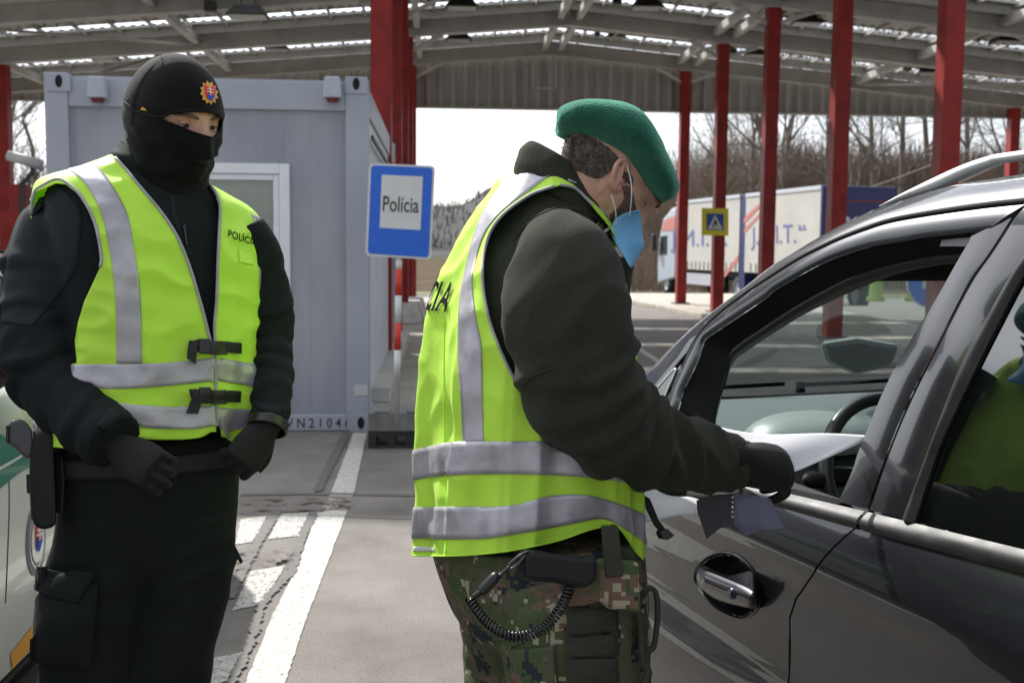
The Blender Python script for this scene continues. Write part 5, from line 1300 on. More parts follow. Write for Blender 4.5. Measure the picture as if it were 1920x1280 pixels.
DV = 1.95
def vband(name, cA, cB, cuts, rows, cref, par, off=.0026):
    mb = MB().grid(band(rows, cA, cB, off, 7), wrap=True); cutfaces(mb, cuts, True, cref); return link(name, shell(mb.me(), .001), tape, par)
vband('reflective_band', [(60, 690), (155, 683), (260, 682), (330, 678), (400, 671), (440, 676), (486, 684)], [(60, 725), (160, 716), (190, 727), (260, 727), (330, 721), (403, 714), (440, 719), (486, 727)], [(slit_v, 'front')], vrows, cref1, vest)
vband('reflective_band', [(60, 790), (205, 757), (250, 758), (330, 762), (408, 760), (416, 764), (470, 768), (486, 770)], [(60, 818), (215, 775), (262, 798), (310, 803), (370, 803), (402, 797), (420, 808), (455, 803), (486, 800)], [(slit_v, 'front'), ([(150, 740), (206, 752), (235, 800), (200, 812), (120, 812)], 'front')], vrows, cref1, vest)
link('reflective_strip', drape([(128, 318), (160, 345), (190, 400), (206, 470), (215, 540), (218, 600), (219, 681)], [(176, 306), (205, 340), (238, 400), (252, 470), (262, 540), (265, 600), (267, 681)], vb, 1.98, .0016, 60, 8), tape, vest)
link('reflective_strip', drape([(471, 402), (478, 420), (484, 470), (486, 540), (487, 545)], [(482, 406), (489, 420), (489, 470), (488, 540), (488, 545)], vb, 2.1, .0016, 40, 4), tape, vest)
for cv_ in (vedgeR[:-1] + [(400, 660)], vedgeL[:-1] + [(404, 660)], [(404, 665), (404, 740), (407, 775), (407, 798)], [(414, 780), (418, 800), (428, 818)],
            [(60, 400), (64, 362), (84, 346), (110, 336), (135, 350), (160, 380), (180, 425), (190, 480), (188, 500)], [(478, 393), (490, 412), (494, 450), (492, 520), (488, 600)]):
    mb = MB(); drape_tube(mb, cv_, vb, 2.0, .0030, .0008, 70, 6); mb.build('piping', piping, vest, True)
link('lettering', drape_text('POLÍCIA', [(427, 445), (481, 461), (482, 446), (428, 428)], vb, 2.0, .0022, .012, 1.08), mat('print_black', (.008, .008, .008), .9, spec=.05), vest, False)
patch_box('pocket', [(446, 470), (474, 474), (474, 498), (448, 492)], vb, 2.0, .002, hiviz, vest)
# straps with buckles
def buckled(yc, tail):
    s = patch_box('strap', [(353, yc - 12), (448, yc - 8), (448, yc + 12), (360, yc + 9)], vb, 1.98, .0025, webb, vest, .004)
    patch_box('buckle', [(372, yc - 14), (392, yc - 13), (392, yc + 13), (374, yc + 12)], vb, 1.98, .008, buckle, s, .005)
    patch_box('buckle', [(393, yc - 9), (418, yc - 9), (420, yc + 16), (393, yc + 14)], vb, 1.98, .0065, buckle, s, .005)
    b = patch_box('strap_tail', tail, vb, 1.98, .0025, webb, s, .012)
buckled(650, [(352, 642), (372, 636), (366, 684), (347, 672)]); buckled(742, [(362, 730), (378, 738), (370, 777), (347, 776)])
# jacket zip and panels
link('zip', drape([(318, 368), (322, 400), (335, 440), (350, 480)], [(326, 367), (331, 400), (345, 438), (360, 478)], jb, 2.02, .001, 30, 4), softdark, jacket)
mb = MB(); drape_tube(mb, [(343, 424), (346, 440), (349, 462)], jb, 2.0, .0030, .004, 12); mb.build('zip_puller', buckle, jacket, True)
link('sleeve_panel', drape([(70, 362), (30, 420), (8, 520), (4, 590), (6, 605)], [(112, 350), (150, 395), (150, 450), (135, 520), (60, 612)], jb, 2.02, .0012, 50, 14), softdark, jacket)
patch_box('cuff_tab', [(208, 765), (226, 776), (204, 812), (181, 797)], jb, 1.9, .002, softdark, jacket)
patch_box('cuff_tab', [(480, 752), (534, 764), (534, 782), (484, 766)], jb, 2.05, .002, softdark, jacket)
# trousers: pelvis and two legs
tm_ = MB()
pel = torso_grid([(100, 815, 450, 815, 2.13, .62, 25, 2.2), (104, 860, 448, 860, 2.13, .62, 25, 2.2), (106, 930, 446, 930, 2.13, .64, 25, 2.2), (98, 1000, 442, 1000, 2.13, .62, 22, 2.2), (82, 1060, 436, 1060, 2.13, .55, 20, 2.2), (110, 1095, 400, 1095, 2.13, .5, 20, 2.2)], 50, 80)
tm_.grid(pel, wrap=True, capa=True, capb=True)
def leg(path, seed, am=.06): tube(tm_, apath(path), 170, 56, folds(lambda t: am * 2.0 * (.6 + .8 * math.exp(-((t - .62) / .12) ** 2) + .7 * math.exp(-((t - .06) / .1) ** 2) + 1.0 * max(0, t - .85) * 3), 11, seed))
leg([(214, 960, 2.12, 84), (204, 1050, 2.10, 92), (180, 1150, 2.09, 96), (165, 1280, 2.09, 88), (165, 1420, 2.10, 76), (160, 1600, 2.14, 66), (158, 1700, 2.16, 62), (158, 1745, 2.17, 60)], 1.3)
leg([(350, 960, 2.15, 86), (346, 1050, 2.15, 90), (330, 1150, 2.15, 86), (312, 1280, 2.15, 80), (300, 1420, 2.16, 72), (288, 1600, 2.2, 62), (284, 1690, 2.22, 58), (283, 1715, 2.23, 56)], 4.4)
tme = remesh(tm_.me(), .006, 2); trz = link('trousers', tme, blackcloth, o1); tb = bvh_of(tme)
patch_box('cargo_pocket', [(72, 1085), (185, 1095), (170, 1250), (64, 1235)], tb, 2.0, .010, blackcloth, trz, .002, 20, .012)
patch_box('pocket_flap', [(82, 1062), (188, 1075), (150, 1128), (78, 1112)], tb, 2.0, .004, blackcloth, trz, .016, 16, .004)
mb = MB()
for cv_ in ([(200, 880), (192, 930), (150, 962), (152, 985)], [(355, 890), (357, 980), (352, 1050)], [(130, 1010), (200, 990), (270, 975)]): drape_tube(mb, cv_, tb, 2.0, .0016, .0006, 40)
mb.build('seam', softdark, trz, True)
# belt, boots
bl = MB(); rr = torso_grid([(92, 838, 452, 838, 2.13, .62, 25, 2.2), (90, 872, 450, 872, 2.13, .62, 25, 2.2)], 4, 80, .004); link('belt', shell(bl.grid(rr, wrap=True).me(), .004), webb, o1)
def boots(par, pts, fw):
    for p in pts:
        mb = MB(); p = Vector((p.x, p.y, 0)); rows = []
        for (x, w_, z0, z1) in ((-.09, .025, .03, .16), (-.07, .04, .0, .2), (-.02, .045, 0, .22), (.04, .045, 0, .17), (.10, .048, 0, .10), (.16, .045, 0, .075), (.20, .025, .005, .05)):
            c = p + fw * x; sd3 = fw.cross(Vector((0, 0, 1))); rows.append([c + sd3 * w_ * math.cos(a * .5236) + Vector((0, 0, (z0 + z1) / 2 + (z1 - z0) / 2 * math.sin(a * .5236))) for a in range(12)])
        mb.grid(rows, wrap=True, capa=True, capb=True); mb.build('boot', mat('boot_leather', (.012, .012, .012), .4), par, True)
boots(o1, [P(165, 1740, 2.14), P(290, 1710, 2.2)], Vector((.45, -.9, 0)).normalized())
# gloved hands
g1 = hand_mesh(P(222, 838, 1.935), (P(290, 880, 1.90) - P(222, 838, 1.935)), CAM - P(250, 850, 1.9), 1, .17, .85, .06, th=1.2, thumb_dir=P(310, 870, 1.88) - P(240, 850, 1.9))
link('glove', g1, glovem, o1)
g2 = hand_mesh(P(500, 800, 2.08), (P(448, 872, 2.03) - P(500, 800, 2.08)), (CAM - P(480, 840, 2.0)) + CR * .9, -1, .168, 1.0, .06, th=1.2)
link('glove', g2, glovem, o1)
mb = MB(); rows = tube_rows([(P(504, 790, 2.09), .040), (P(500, 806, 2.08), .040)], 6, 30); link('watch_strap', shell(MB().grid(rows, wrap=True).me(), .004), buckle, o1)
# pistol in its holster
ho = empty('holster', P(85, 900, 1.98)); ho.parent = o1; ho.matrix_basis = o1.matrix_basis.inverted() @ Matrix.Translation(P(85, 900, 1.98))
def slab(name, poly, d0, d1, m, par, bev=.003):
    a = [P(x, y, d0) for x, y in poly]; b_ = [p + dirw(85, 900) * (d1 - d0) for p in a]; n = len(a)
    mb = MB().add(a + b_, [tuple(range(n)), tuple(range(n, 2 * n))[::-1]] + [(i, (i + 1) % n, n + (i + 1) % n, n + i)[::-1] for i in range(n)]); return mb.build(name, m, par, False, bev)
slab('sheath', [(62, 814), (82, 803), (101, 814), (103, 880), (106, 960), (106, 985), (84, 994), (66, 988), (58, 970), (54, 900), (57, 840)], 1.965, 2.005, gunm, ho, .008)
mb = MB(); mb.cyl(P(76, 808, 1.985), P(76, 818, 1.985), .013, .013, 18); mb.build('muzzle_cap', buckle, ho, True)
slab('retention_lever', [(49, 888), (56, 886), (57, 926), (50, 924)], 1.975, 1.995, gunm, ho, .003)
slab('belt_mount', [(100, 850), (118, 856), (122, 900), (118, 960), (104, 962)], 1.995, 2.02, gunm, ho, .004)
slab('pistol_grip', [(14, 797), (22, 788), (34, 784), (48, 788), (60, 806), (62, 850), (52, 862), (40, 852), (30, 842), (22, 836), (14, 832)], 1.972, 1.998, mat('pistol_grey', (.05, .05, .055), .35, bump=.2, bscale=400), ho, .007)
slab('magazine_plate', [(11, 796), (16, 797), (16, 832), (11, 830)], 1.970, 2.0, buckle, ho, .002)

slab('belt_tail', [(436, 1018), (441, 1022), (456, 1052), (452, 1057), (444, 1046), (437, 1044)], 2.16, 2.164, webb, o1, .0008)
# ---------------------------------------------------------------- officer in the green beret
D2 = 1.92
o2 = empty('beret_officer', P(1040, 1200, D2), 'officer in green beret and blue mask checking papers at the car window', 'person'); o2.location.z = 0
T2 = [(1003, 282, 1112, 352, 1.94, .95, 15, 2.0), (978, 300, 1128, 378, 1.93, 1.0, 18, 2.0), (934, 340, 1146, 408, 1.93, 1.2, 20, 2.1), (896, 388, 1158, 440, 1.93, 1.35, 20, 2.2), (862, 440, 1166, 480, 1.93, 1.42, 20, 2.3),
      (822, 512, 1178, 545, 1.93, 1.38, 20, 2.4), (797, 590, 1194, 612, 1.93, 1.28, 20, 2.4), (787, 670, 1206, 685, 1.93, 1.18, 20, 2.4), (783, 760, 1213, 765, 1.93, 1.10, 20, 2.4), (780, 860, 1215, 860, 1.93, 1.06, 20, 2.4),
      (778, 950, 1212, 950, 1.93, 1.05, 20, 2.4), (774, 1040, 1212, 1040, 1.93, 1.05, 20, 2.4), (770, 1100, 1214, 1100, 1.93, 1.05, 20, 2.4)]
def wr2(t, a, p):
    hang = max(0, t - .2)
    v = .010 * hang * ridge(Vector((math.cos(a) * 3.6 + 4, math.sin(a) * 3.6, t * .9))) + .004 * noise.noise(Vector((a * 2, t * 3, 8.7))) + .0032 * ridge(p * 10 + Vector((p.z * 7, 0, 3)))
    bk = math.exp(-((a - math.pi) / .75) ** 2)          # vertical pleats hanging down the back
    v -= .008 * sstep(.25, .5, t)
    return v + bk * .009 * hang * math.sin(a * 17 + 2.2 * t) + bk * .004 * math.sin(a * 9)
v2 = torso_grid(T2, 260, 320, .0, wr2)
hem2 = [(770, 1042), (854, 1042), (947, 1034), (1041, 1015), (1104, 994), (1144, 984), (1160, 988), (1191, 1034), (1207, 1050), (1215, 1052)]
v2 = cut_rows_y(v2, hem2)
j2 = torso_grid([(L + 6, y, R - 6, y2, d, k, ps, n) for L, y, R, y2, d, k, ps, n in T2[:-2]], 90, 90, -.024)
jm = MB().grid(j2, wrap=True, capa=True, capb=True)
arm = [(1045, 428, 1.79, 34), (1048, 452, 1.75, 70), (1056, 504, 1.71, 106), (1062, 580, 1.69, 121), (1073, 660, 1.69, 115), (1092, 730, 1.70, 111), (1135, 788, 1.73, 100), (1190, 824, 1.78, 86), (1250, 846, 1.84, 74), (1315, 858, 1.89, 63), (1362, 866, 1.92, 55), (1386, 868, 1.93, 50)]
f2b = lambda t, a: (.03 + .075 * math.exp(-((t - .60) / .16) ** 2) + .11 * max(0, t - .68)) * (1.0 * ridge(Vector((t * 15 + .9 * math.sin(a + 1.2), math.cos(a) * .8 + 3, math.sin(a) * .8))) + .6 * noise.noise(Vector((t * 7, math.cos(a) * 1.5, math.sin(a) * 1.5 + 5)))) - (.05 * math.exp(-((t - .56) / .02) ** 2) * max(0, math.cos(a - 0.2)))
f2 = rolls((.385, .455, .52, .585, .65, .72, .79, .87, .95), .115, .0155, 0.5, f2b)
tube(jm, apath(arm), 220, 90, f2)
tube(jm, apath([(1130, 470, 2.10, 60), (1120, 580, 2.13, 56), (1118, 720, 2.13, 50), (1130, 850, 2.12, 44), (1200, 916, 2.08, 34), (1290, 932, 2.04, 28)]), 90, 40, folds(.06, 11, 3.3))
j2me = remesh(jm.me(), .005, 2); jk2 = link('jacket', j2me, fleece, o2); jb2 = bvh_of(j2me)
mb = MB(); drape_tube(mb, [(962, 452), (985, 425), (1008, 405), (1045, 391), (1090, 397), (1118, 412), (1145, 440)], jb2, 1.7, .0016, .0004, 60); drape_tube(mb, [(975, 722), (1010, 700), (1045, 690)], jb2, 1.62, .0014, .0002, 40); mb.build('seam', fleece, jk2, True)
cr2 = torso_grid([(962, 326, 1162, 440, 1.93, .78, 20, 2.1), (967, 302, 1158, 412, 1.93, .78, 20, 2.1), (980, 276, 1144, 372, 1.93, .74, 20, 2.1), (996, 266, 1128, 340, 1.93, .70, 20, 2.1), (1008, 272, 1118, 338, 1.93, .62, 20, 2.1), (1010, 296, 1112, 350, 1.93, .56, 20, 2.1)], 40, 90, 0, lambda t, a, p: .003 * noise.noise(p * 14) + .0015 * ridge(p * 22))
link('collar', shell(MB().grid(cr2, wrap=True).me(), .004), fleece, o2)
# head, neck and core
hc2 = P(1140, 330, 1.93); F2v = RM @ Vector((.66, -.72, -.20)); U2v = RM @ Vector((.72, .66, -.08))
hr2, F2, U2, R2h = head_rows(hc2, F2v, U2v, 1.02)
allb = MB().grid(hr2, wrap=True)
tube(allb, [(hc2 - U2 * .05 - F2 * .03, .058), (P(1085, 372, 1.93), .060), (P(1050, 430, 1.93), .075), (P(1010, 560, 1.93), .09), (P(1000, 800, 1.93), .08), (P(1000, 1000, 1.93), .07)], 40, 36)
# ear
eo = hc2 + R2h * .074 + F2 * .004 - U2 * .004
Ue = (U2 - F2 * .55).normalized(); Fe = (F2 + U2 * .55).normalized()
def ep(f, u, r): return eo + Fe * f * .8 + Ue * u * .82 + R2h * r * .8
tube(allb, [(ep(.010, .012, .002), .004), (ep(.006, .028, .008), .0042), (ep(-.006, .034, .014), .0045), (ep(-.018, .026, .018), .0045), (ep(-.021, .008, .018), .0045), (ep(-.016, -.012, .013), .0045), (ep(-.006, -.026, .006), .0055), (ep(.003, -.028, .001), .0050), (ep(.008, -.018, .0), .004)], 50, 12)
tube(allb, [(ep(.004, .016, .004), .004), (ep(-.006, .018, .008), .0042), (ep(-.011, .004, .009), .004), (ep(-.008, -.012, .006), .004)], 24, 10)
tube(allb, [(ep(.009, -.002, .0), .0045), (ep(.006, -.009, .005), .0045), (ep(.004, -.014, .002), .004)], 12, 10)
rows = []
for i in range(8):
    t = i / 7; rows.append([ep(-.006 + .5 * (f - -.006) * (.2 + 1.6 * t) * .62, .002 + .62 * (u - .002) * (.2 + 1.6 * t) * .62 * 1.6, .004 + .010 * t) for f, u in [(.016 * math.cos(a * .3927) - .004, .026 * math.sin(a * .3927)) for a in range(16)]])
allb.add(*(lambda g: (g.v, g.f))(MB().grid(rows, wrap=True, capa=True, capb=True)))
bme2 = remesh(allb.me(), .0024, 1); body2 = link('body', bme2, skin, o2); hb2 = bvh_of(bme2)
eye(1, o2, None, F2, U2, R2h, hc2, (-.05, -.35), .067); eye(-1, o2, None, F2, U2, R2h, hc2, (.05, -.35), .067)
# cropped hair and stubble
hairm = mat('cropped_hair', (.030, .022, .018), .75, col2=(.13, .098, .08), vscale=150, bump=.9, bscale=260, bdist=.003, stretch=(1, 1, .35))
stub = mat('stubble', (.055, .034, .026), .8, col2=(.16, .095, .07), vscale=240, bump=.5, bscale=500)
hs, _, _, _ = head_rows(hc2, F2v, U2v, 1.02, .0024, 220, 180, False)
def keep_poly(rows, polys, name, m, par):
    mb = MB().grid(rows, wrap=True)
    mb.f = [f for f in mb.f if any(inpoly(*proj(sum((mb.v[i] for i in f), Vector()) / 4)[:2], pl) for pl in polys)]
    return link(name, shell(mb.me(), .0012), m, par)
hairpoly = [(1015, 230), (1120, 262), (1180, 322), (1186, 346), (1172, 338), (1160, 318), (1150, 316), (1138, 326), (1122, 334), (1104, 330), (1088, 322), (1068, 316), (1050, 303), (1020, 290)]
hair = keep_poly(hs, [sm(hairpoly, 80)], 'hair', hairm, o2)
rs = random.Random(5); mb = MB(); hsb = bvh_of(MB().grid(hs, wrap=True).me())
for _ in range(1500):
    x, y = rs.uniform(1030, 1185), rs.uniform(240, 345)
    if not inpoly(x + rs.gauss(0, 2), y + rs.gauss(0, 3), hairpoly): continue
    p, n = cast(hsb, x, y, 1.85); d = (n * .8 - U2 * 1.1 - F2 * .5 + Vector((rs.gauss(0, .3), rs.gauss(0, .3), rs.gauss(0, .3)))).normalized(); s_ = d.cross(CF).normalized() * .0006; b = len(mb.v); mb.v += [p - s_, p + s_, p + d * rs.uniform(.005, .011)]; mb.f.append((b, b + 1, b + 2))
mb.build('hair_strands', hairm, hair)
hs3, _, _, _ = head_rows(hc2, F2v, U2v, 1.02, .0008, 220, 180, True)
keep_poly(hs3, [sm([(1166, 348), (1182, 352), (1190, 380), (1192, 400), (1178, 410), (1160, 425), (1140, 450), (1130, 440), (1142, 405), (1156, 392), (1170, 372)], 60)], 'stubble', stub, o2)
# beret
felt = mat('green_felt', (.003, .058, .036), .95, col2=(.006, .085, .053), vscale=70, bump=1, bscale=260, bdist=.003, sheen=.6)
felt.node_tree.nodes['Principled BSDF'].inputs['Sheen Tint'].default_value = (.25, .8, .55, 1)
topc = [(1043, 236), (1046, 212), (1066, 199), (1105, 191), (1150, 194), (1192, 212), (1226, 246), (1248, 288), (1264, 330), (1268, 352), (1260, 370), (1246, 378)]
botc = [(1043, 240), (1048, 252), (1062, 259), (1090, 268), (1118, 282), (1146, 300), (1168, 318), (1186, 336), (1202, 352), (1218, 366), (1232, 375), (1244, 379)]
br2 = outline_loft(topc, botc, 1.92, lambda t: .118 * (math.sin(math.pi * min(1, max(0, .03 + .94 * t))) ** .5), 90, 60, .98)
cb = sum((p for r in br2 for p in r), Vector()) / (90 * 60)
br2 = [[p + (p - cb).normalized() * (.004 * noise.noise(p * 13) + .0025 * ridge(p * 9 + Vector((2, 5, 1)))) for p in r] for r in br2]
beret = link('beret', MB().grid(br2, wrap=True, capa=True, capb=True).me(), felt, o2)
# mask with ear loops
maskm = mat('mask_blue', (.17, .50, .82), .6, col2=(.22, .56, .88), vscale=20, bump=.25, bscale=60, trans=.15)
E = [(1198, 394), (1174, 399), (1153, 412), (1145, 434), (1156, 460), (1170, 482), (1181, 501)]; Rg = [(1199, 397), (1202, 414), (1203, 432), (1205, 448), (1206, 460), (1196, 480), (1183, 502)]
ea, ra_ = arclen(E, 30), arclen(Rg, 30); rows = []
for k in range(15):
    t = k / 7 - 1; row = []
    for (x0, y0), (x1, y1) in zip(ea, ra_):
        u = abs(t); w_ = u ** 1.25; row.append(P(x1 + (x0 - x1) * w_, y1 + (y0 - y1) * w_, 1.93 + (.062 if t > 0 else -.062) * u ** .8))
    rows.append(row)
mk = link('face_mask', shell(MB().grid(rows).me(), .0014), maskm, o2)
mbe = MB(); tube(mbe, [(P(1176, 312, 1.845), .0011), (P(1183, 340, 1.838), .0011), (P(1184, 372, 1.838), .0011), (P(1180, 408, 1.855), .0011)], 24, 6); tube(mbe, [(P(1146, 366, 1.842), .0013), (P(1152, 385, 1.842), .0013), (P(1155, 405, 1.85), .0013), (P(1155, 424, 1.865), .0013)], 24, 6)
mbe.build('ear_loop', mat('elastic_white', (.6, .62, .62), .7), mk, True)
mb = MB(); tube(mb, [(p, .0010) for p in [rows[7][i] - CF * .001 for i in range(0, 30, 3)]], 40, 5); mb.build('mask_ridge', maskm, mk, True)
# vest
c2l = [sum(r, Vector()) / len(r) for r in v2]
def cref2(c):
    k = min(range(0, len(c2l), 6), key=lambda i: abs(c2l[i].z - c.z)); q = c2l[k].copy(); q.z = c.z; return q
neck2 = [(930, 200), (956, 308), (975, 313), (1000, 319), (1035, 328), (1062, 336), (1087, 349), (1108, 369), (1128, 394), (1160, 428), (1240, 470), (1240, 200)]
arm2 = sm([(1050, 347), (1078, 354), (1100, 374), (1122, 398), (1148, 432), (1166, 475), (1174, 520), (1178, 600), (1165, 700), (1120, 800), (1040, 838), (1000, 780), (965, 712), (938, 655), (918, 600), (907, 545), (906, 490), (918, 440), (944, 402), (990, 368), (1025, 354)], 160)
vm = MB().grid(v2, wrap=True); vb2 = bvh_of(vm.me())
cutfaces(vm, [(neck2, 'both'), (arm2, 'front')], True, cref2)
vest2 = link('vest', shell(vm.me(), .002), hiviz, o2)
c2 = [(arm2, 'front')]
vband('reflective_band', [(770, 845), (779, 843), (832, 830), (869, 827), (950, 827), (1022, 827), (1100, 840), (1160, 858), (1216, 872)], [(770, 900), (779, 899), (832, 891), (900, 888), (980, 888), (1057, 891), (1135, 898), (1216, 912)], c2, v2, cref2, vest2)
vband('reflective_band', [(770, 951), (838, 949), (954, 947), (1010, 933), (1050, 927), (1104, 928), (1166, 946), (1216, 968)], [(770, 1009), (900, 1009), (979, 998), (1057, 984), (1110, 973), (1135, 973), (1166, 987), (1216, 1024)], c2, v2, cref2, vest2)
link('reflective_strip', drape([(960, 322), (936, 352), (905, 400), (886, 450), (873, 504), (863, 555), (860, 610), (860, 680), (865, 750), (869, 829)], [(1030, 330), (1000, 352), (945, 394), (911, 435), (893, 487), (886, 531), (893, 597), (903, 650), (905, 740), (907, 829)], vb2, 1.72, .0016, 90, 8), tape, vest2)
link('reflective_strip', drape([(1178, 530), (1183, 570), (1186, 620), (1188, 655)], [(1190, 530), (1197, 570), (1199, 620), (1196, 655)], vb2, 1.85, .0016, 30, 5), tape, vest2)
for cv_ in ([(1064, 338), (1087, 349), (1108, 369), (1128, 394), (1158, 427)], arm2[:20], arm2[90:156], [(774, 1041), (854, 1041), (947, 1033), (1041, 1014), (1104, 993), (1144, 984)]):
    mb = MB(); drape_tube(mb, cv_, vb2, 1.75, .0028 if cv_[0] != (774, 1041) else .0016, .0006, 110, 6, straight=len(cv_) > 15); mb.build('piping', piping if cv_[0] != (774, 1041) else hiviz, vest2, True)
mb = MB(); drape_tube(mb, [(834, 600), (833, 700), (834, 800), (836, 890), (838, 1000), (836, 1038)], vb2, 1.72, .0011, .0012, 60, 5); mb.build('side_seam', hiviz, vest2, True)
link('inner_tag', drape([(776, 1024), (795, 1024), (816, 1027)], [(776, 1033), (795, 1033), (816, 1033)], vb2, 1.85, .0016, 14, 4), mat('pale_tag', (.6, .6, .58), .6), vest2)
def onz(rows, th_, z):
    nc = len(rows[0]); jf = (th_ / (2 * math.pi) * nc) % nc; j0 = int(jf) % nc; u = jf - int(jf); j1 = (j0 + 1) % nc
    for i in range(len(rows) - 1):
        a = rows[i][j0].lerp(rows[i][j1], u); b = rows[i + 1][j0].lerp(rows[i + 1][j1], u)
        if b.z <= z: return a.lerp(b, max(0, min(1, (a.z - z) / (a.z - b.z + 1e-9))))
    return b
jr_ = min(range(160, 300), key=lambda j: abs(proj(onz(v2, 2 * math.pi * j / 320, 1.372))[0] - 847) + (0 if math.sin(2 * math.pi * j / 320) < 0 else 500))
thR = 2 * math.pi * jr_ / 320; z1_ = 1.405; z0_ = 1.340
def tf(u, v):
    th_ = thR + .03 - .62 * (1 - u); z = z0_ + (z1_ - z0_) * v - .03 * (1 - u) * 0; p = onz(v2, th_, z); n = p - cref2(p); n.z = 0; return p + n.normalized() * .004
link('lettering', text_on('POLÍCIA', tf, .02, 1.05, 30), MATS['print_black'], vest2, False)
# loose strap with buckle at the front
slab('side_strap', [(1208, 928), (1219, 934), (1236, 975), (1258, 1004), (1248, 1008), (1228, 984), (1214, 955)], 1.90, 1.905, webb, vest2, .001)
slab('strap_buckle', [(1236, 996), (1252, 990), (1266, 1003), (1254, 1012), (1242, 1010)], 1.892, 1.906, buckle, vest2, .002)
# camouflage trousers
def camo():
    m = bpy.data.materials.new('digital_camouflage'); m.use_nodes = True; N = m.node_tree.nodes; L = m.node_tree.links; b = N['Principled BSDF']; b.inputs['Roughness'].default_value = .85; b.inputs['Specular IOR Level'].default_value = .2
    t = N.new('ShaderNodeTexCoord'); sn = N.new('ShaderNodeVectorMath'); sn.operation = 'SNAP'; sn.inputs[1].default_value = (.0066, .0066, .0066); L.new(t.outputs['Object'], sn.inputs[0])
    src = None
    for i, (sc, thr, colr, off) in enumerate(((9, .50, (.14, .09, .065), 3.3), (11, .54, (.058, .082, .035), 11.1), (16, .585, (.025, .030, .036), 23.7), (20, .60, (.30, .27, .20), 37.9))):
        a = N.new('ShaderNodeVectorMath'); a.operation = 'ADD'; a.inputs[1].default_value = (off, off * .7, off * .3); L.new(sn.outputs[0], a.inputs[0])
        n = N.new('ShaderNodeTexNoise'); n.inputs['Scale'].default_value = sc; n.inputs['Detail'].default_value = 3; n.inputs['Roughness'].default_value = .75; L.new(a.outputs[0], n.inputs['Vector'])
        g = N.new('ShaderNodeMath'); g.operation = 'GREATER_THAN'; g.inputs[1].default_value = thr; L.new(n.outputs['Fac'], g.inputs[0])
        mxx = N.new('ShaderNodeMix'); mxx.data_type = 'RGBA'; L.new(g.outputs[0], mxx.inputs['Factor']); mxx.inputs['B'].default_value = (*colr, 1)
        if src is None: mxx.inputs['A'].default_value = (.085, .085, .05, 1)
        else: L.new(src, mxx.inputs['A'])
        src = mxx.outputs['Result']
    L.new(src, b.inputs['Base Color'])
    n2 = N.new('ShaderNodeTexNoise'); n2.inputs['Scale'].default_value = 500; L.new(t.outputs['Object'], n2.inputs['Vector']); bp = N.new('ShaderNodeBump'); bp.inputs['Strength'].default_value = .3; bp.inputs['Distance'].default_value = .001; L.new(n2.outputs['Fac'], bp.inputs['Height']); L.new(bp.outputs['Normal'], b.inputs['Normal'])
    return m
cam_m = camo()
tm_ = MB()
pel = torso_grid([(800, 990, 1205, 990, 1.93, .95, 20, 2.2), (812, 1040, 1210, 1040, 1.93, .95, 20, 2.2), (826, 1085, 1214, 1085, 1.93, .98, 20, 2.2), (848, 1140, 1216, 1140, 1.93, 1.0, 20, 2.2), (880, 1175, 1200, 1175, 1.93, .9, 20, 2.2)], 50, 90)
tm_.grid(pel, wrap=True, capa=True, capb=True)
fl = folds(lambda t: .035 + .05 * math.exp(-((t - .10) / .08) ** 2) + .06 * math.exp(-((t - .58) / .12) ** 2), 12, 7.7)
tube(tm_, apath([(1055, 1080, 1.82, 132), (1070, 1150, 1.81, 142), (1078, 1230, 1.81, 138), (1080, 1320, 1.83, 125), (1078, 1500, 1.86, 104), (1070, 1720, 1.9, 84), (1065, 1900, 1.95, 76), (1062, 1950, 1.96, 74)]), 180, 72, fl)
tube(tm_, apath([(975, 1080, 2.04, 120), (978, 1150, 2.05, 118), (975, 1230, 2.06, 108), (970, 1320, 2.06, 100), (955, 1500, 2.08, 86), (940, 1700, 2.1, 72), (930, 1830, 2.12, 66)]), 160, 64, folds(.06, 12, 9.1))
t2me = remesh(tm_.me(), .0055, 2); tr2 = link('trousers', t2me, cam_m, o2); tb2 = bvh_of(t2me)
patch_box('cargo_pocket', [(954, 1218), (1040, 1208), (1050, 1330), (958, 1335)], tb2, 1.7, .006, cam_m, tr2, .002, 16, .006)
mb = MB()
for cv_ in ([(866, 1182), (920, 1196), (960, 1200)], [(960, 1212), (1010, 1190), (1060, 1178)], [(1035, 1235), (1036, 1300)]): drape_tube(mb, cv_, tb2, 1.72, .0016, .0005, 30)
mb.build('seam', cam_m, tr2, True)
boots(o2, [P(1065, 1930, 1.95), P(935, 1810, 2.12)], Vector((.95, .1, 0)).normalized())
# thigh rig with sidearm, coil lanyard
olive = mat('olive_webbing', (.022, .024, .014), .8, col2=(.035, .036, .022), vscale=30, bump=.6, bscale=300, stretch=(1, 1, 5))
rig = empty('thigh_rig', P(1130, 1150, 1.68)); rig.parent = o2; rig.matrix_basis = o2.matrix_basis.inverted() @ Matrix.Translation(P(1130, 1150, 1.68))
patch_box('panel', [(1064, 1136), (1196, 1052), (1212, 1290), (1068, 1290)], tb2, 1.68, .006, cam_m, rig, .004, 20)
for i, (y0, y1) in enumerate(((1139, 1183), (1189, 1224), (1229, 1272))):
    patch_box('pouch_strap', [(1062, y0), (1146, y0 - 2), (1150, y1 - 2), (1064, y1 + 1)], tb2, 1.68, .006, olive, rig, .012, 10, .003)
slab('hanger_strap', [(1130, 985), (1160, 985), (1170, 1080), (1138, 1082)], 1.645, 1.652, olive, rig, .002)
slab('hanger_strap', [(1168, 1030), (1188, 1036), (1204, 1090), (1196, 1130), (1186, 1120), (1184, 1080)], 1.68, 1.69, olive, rig, .002)
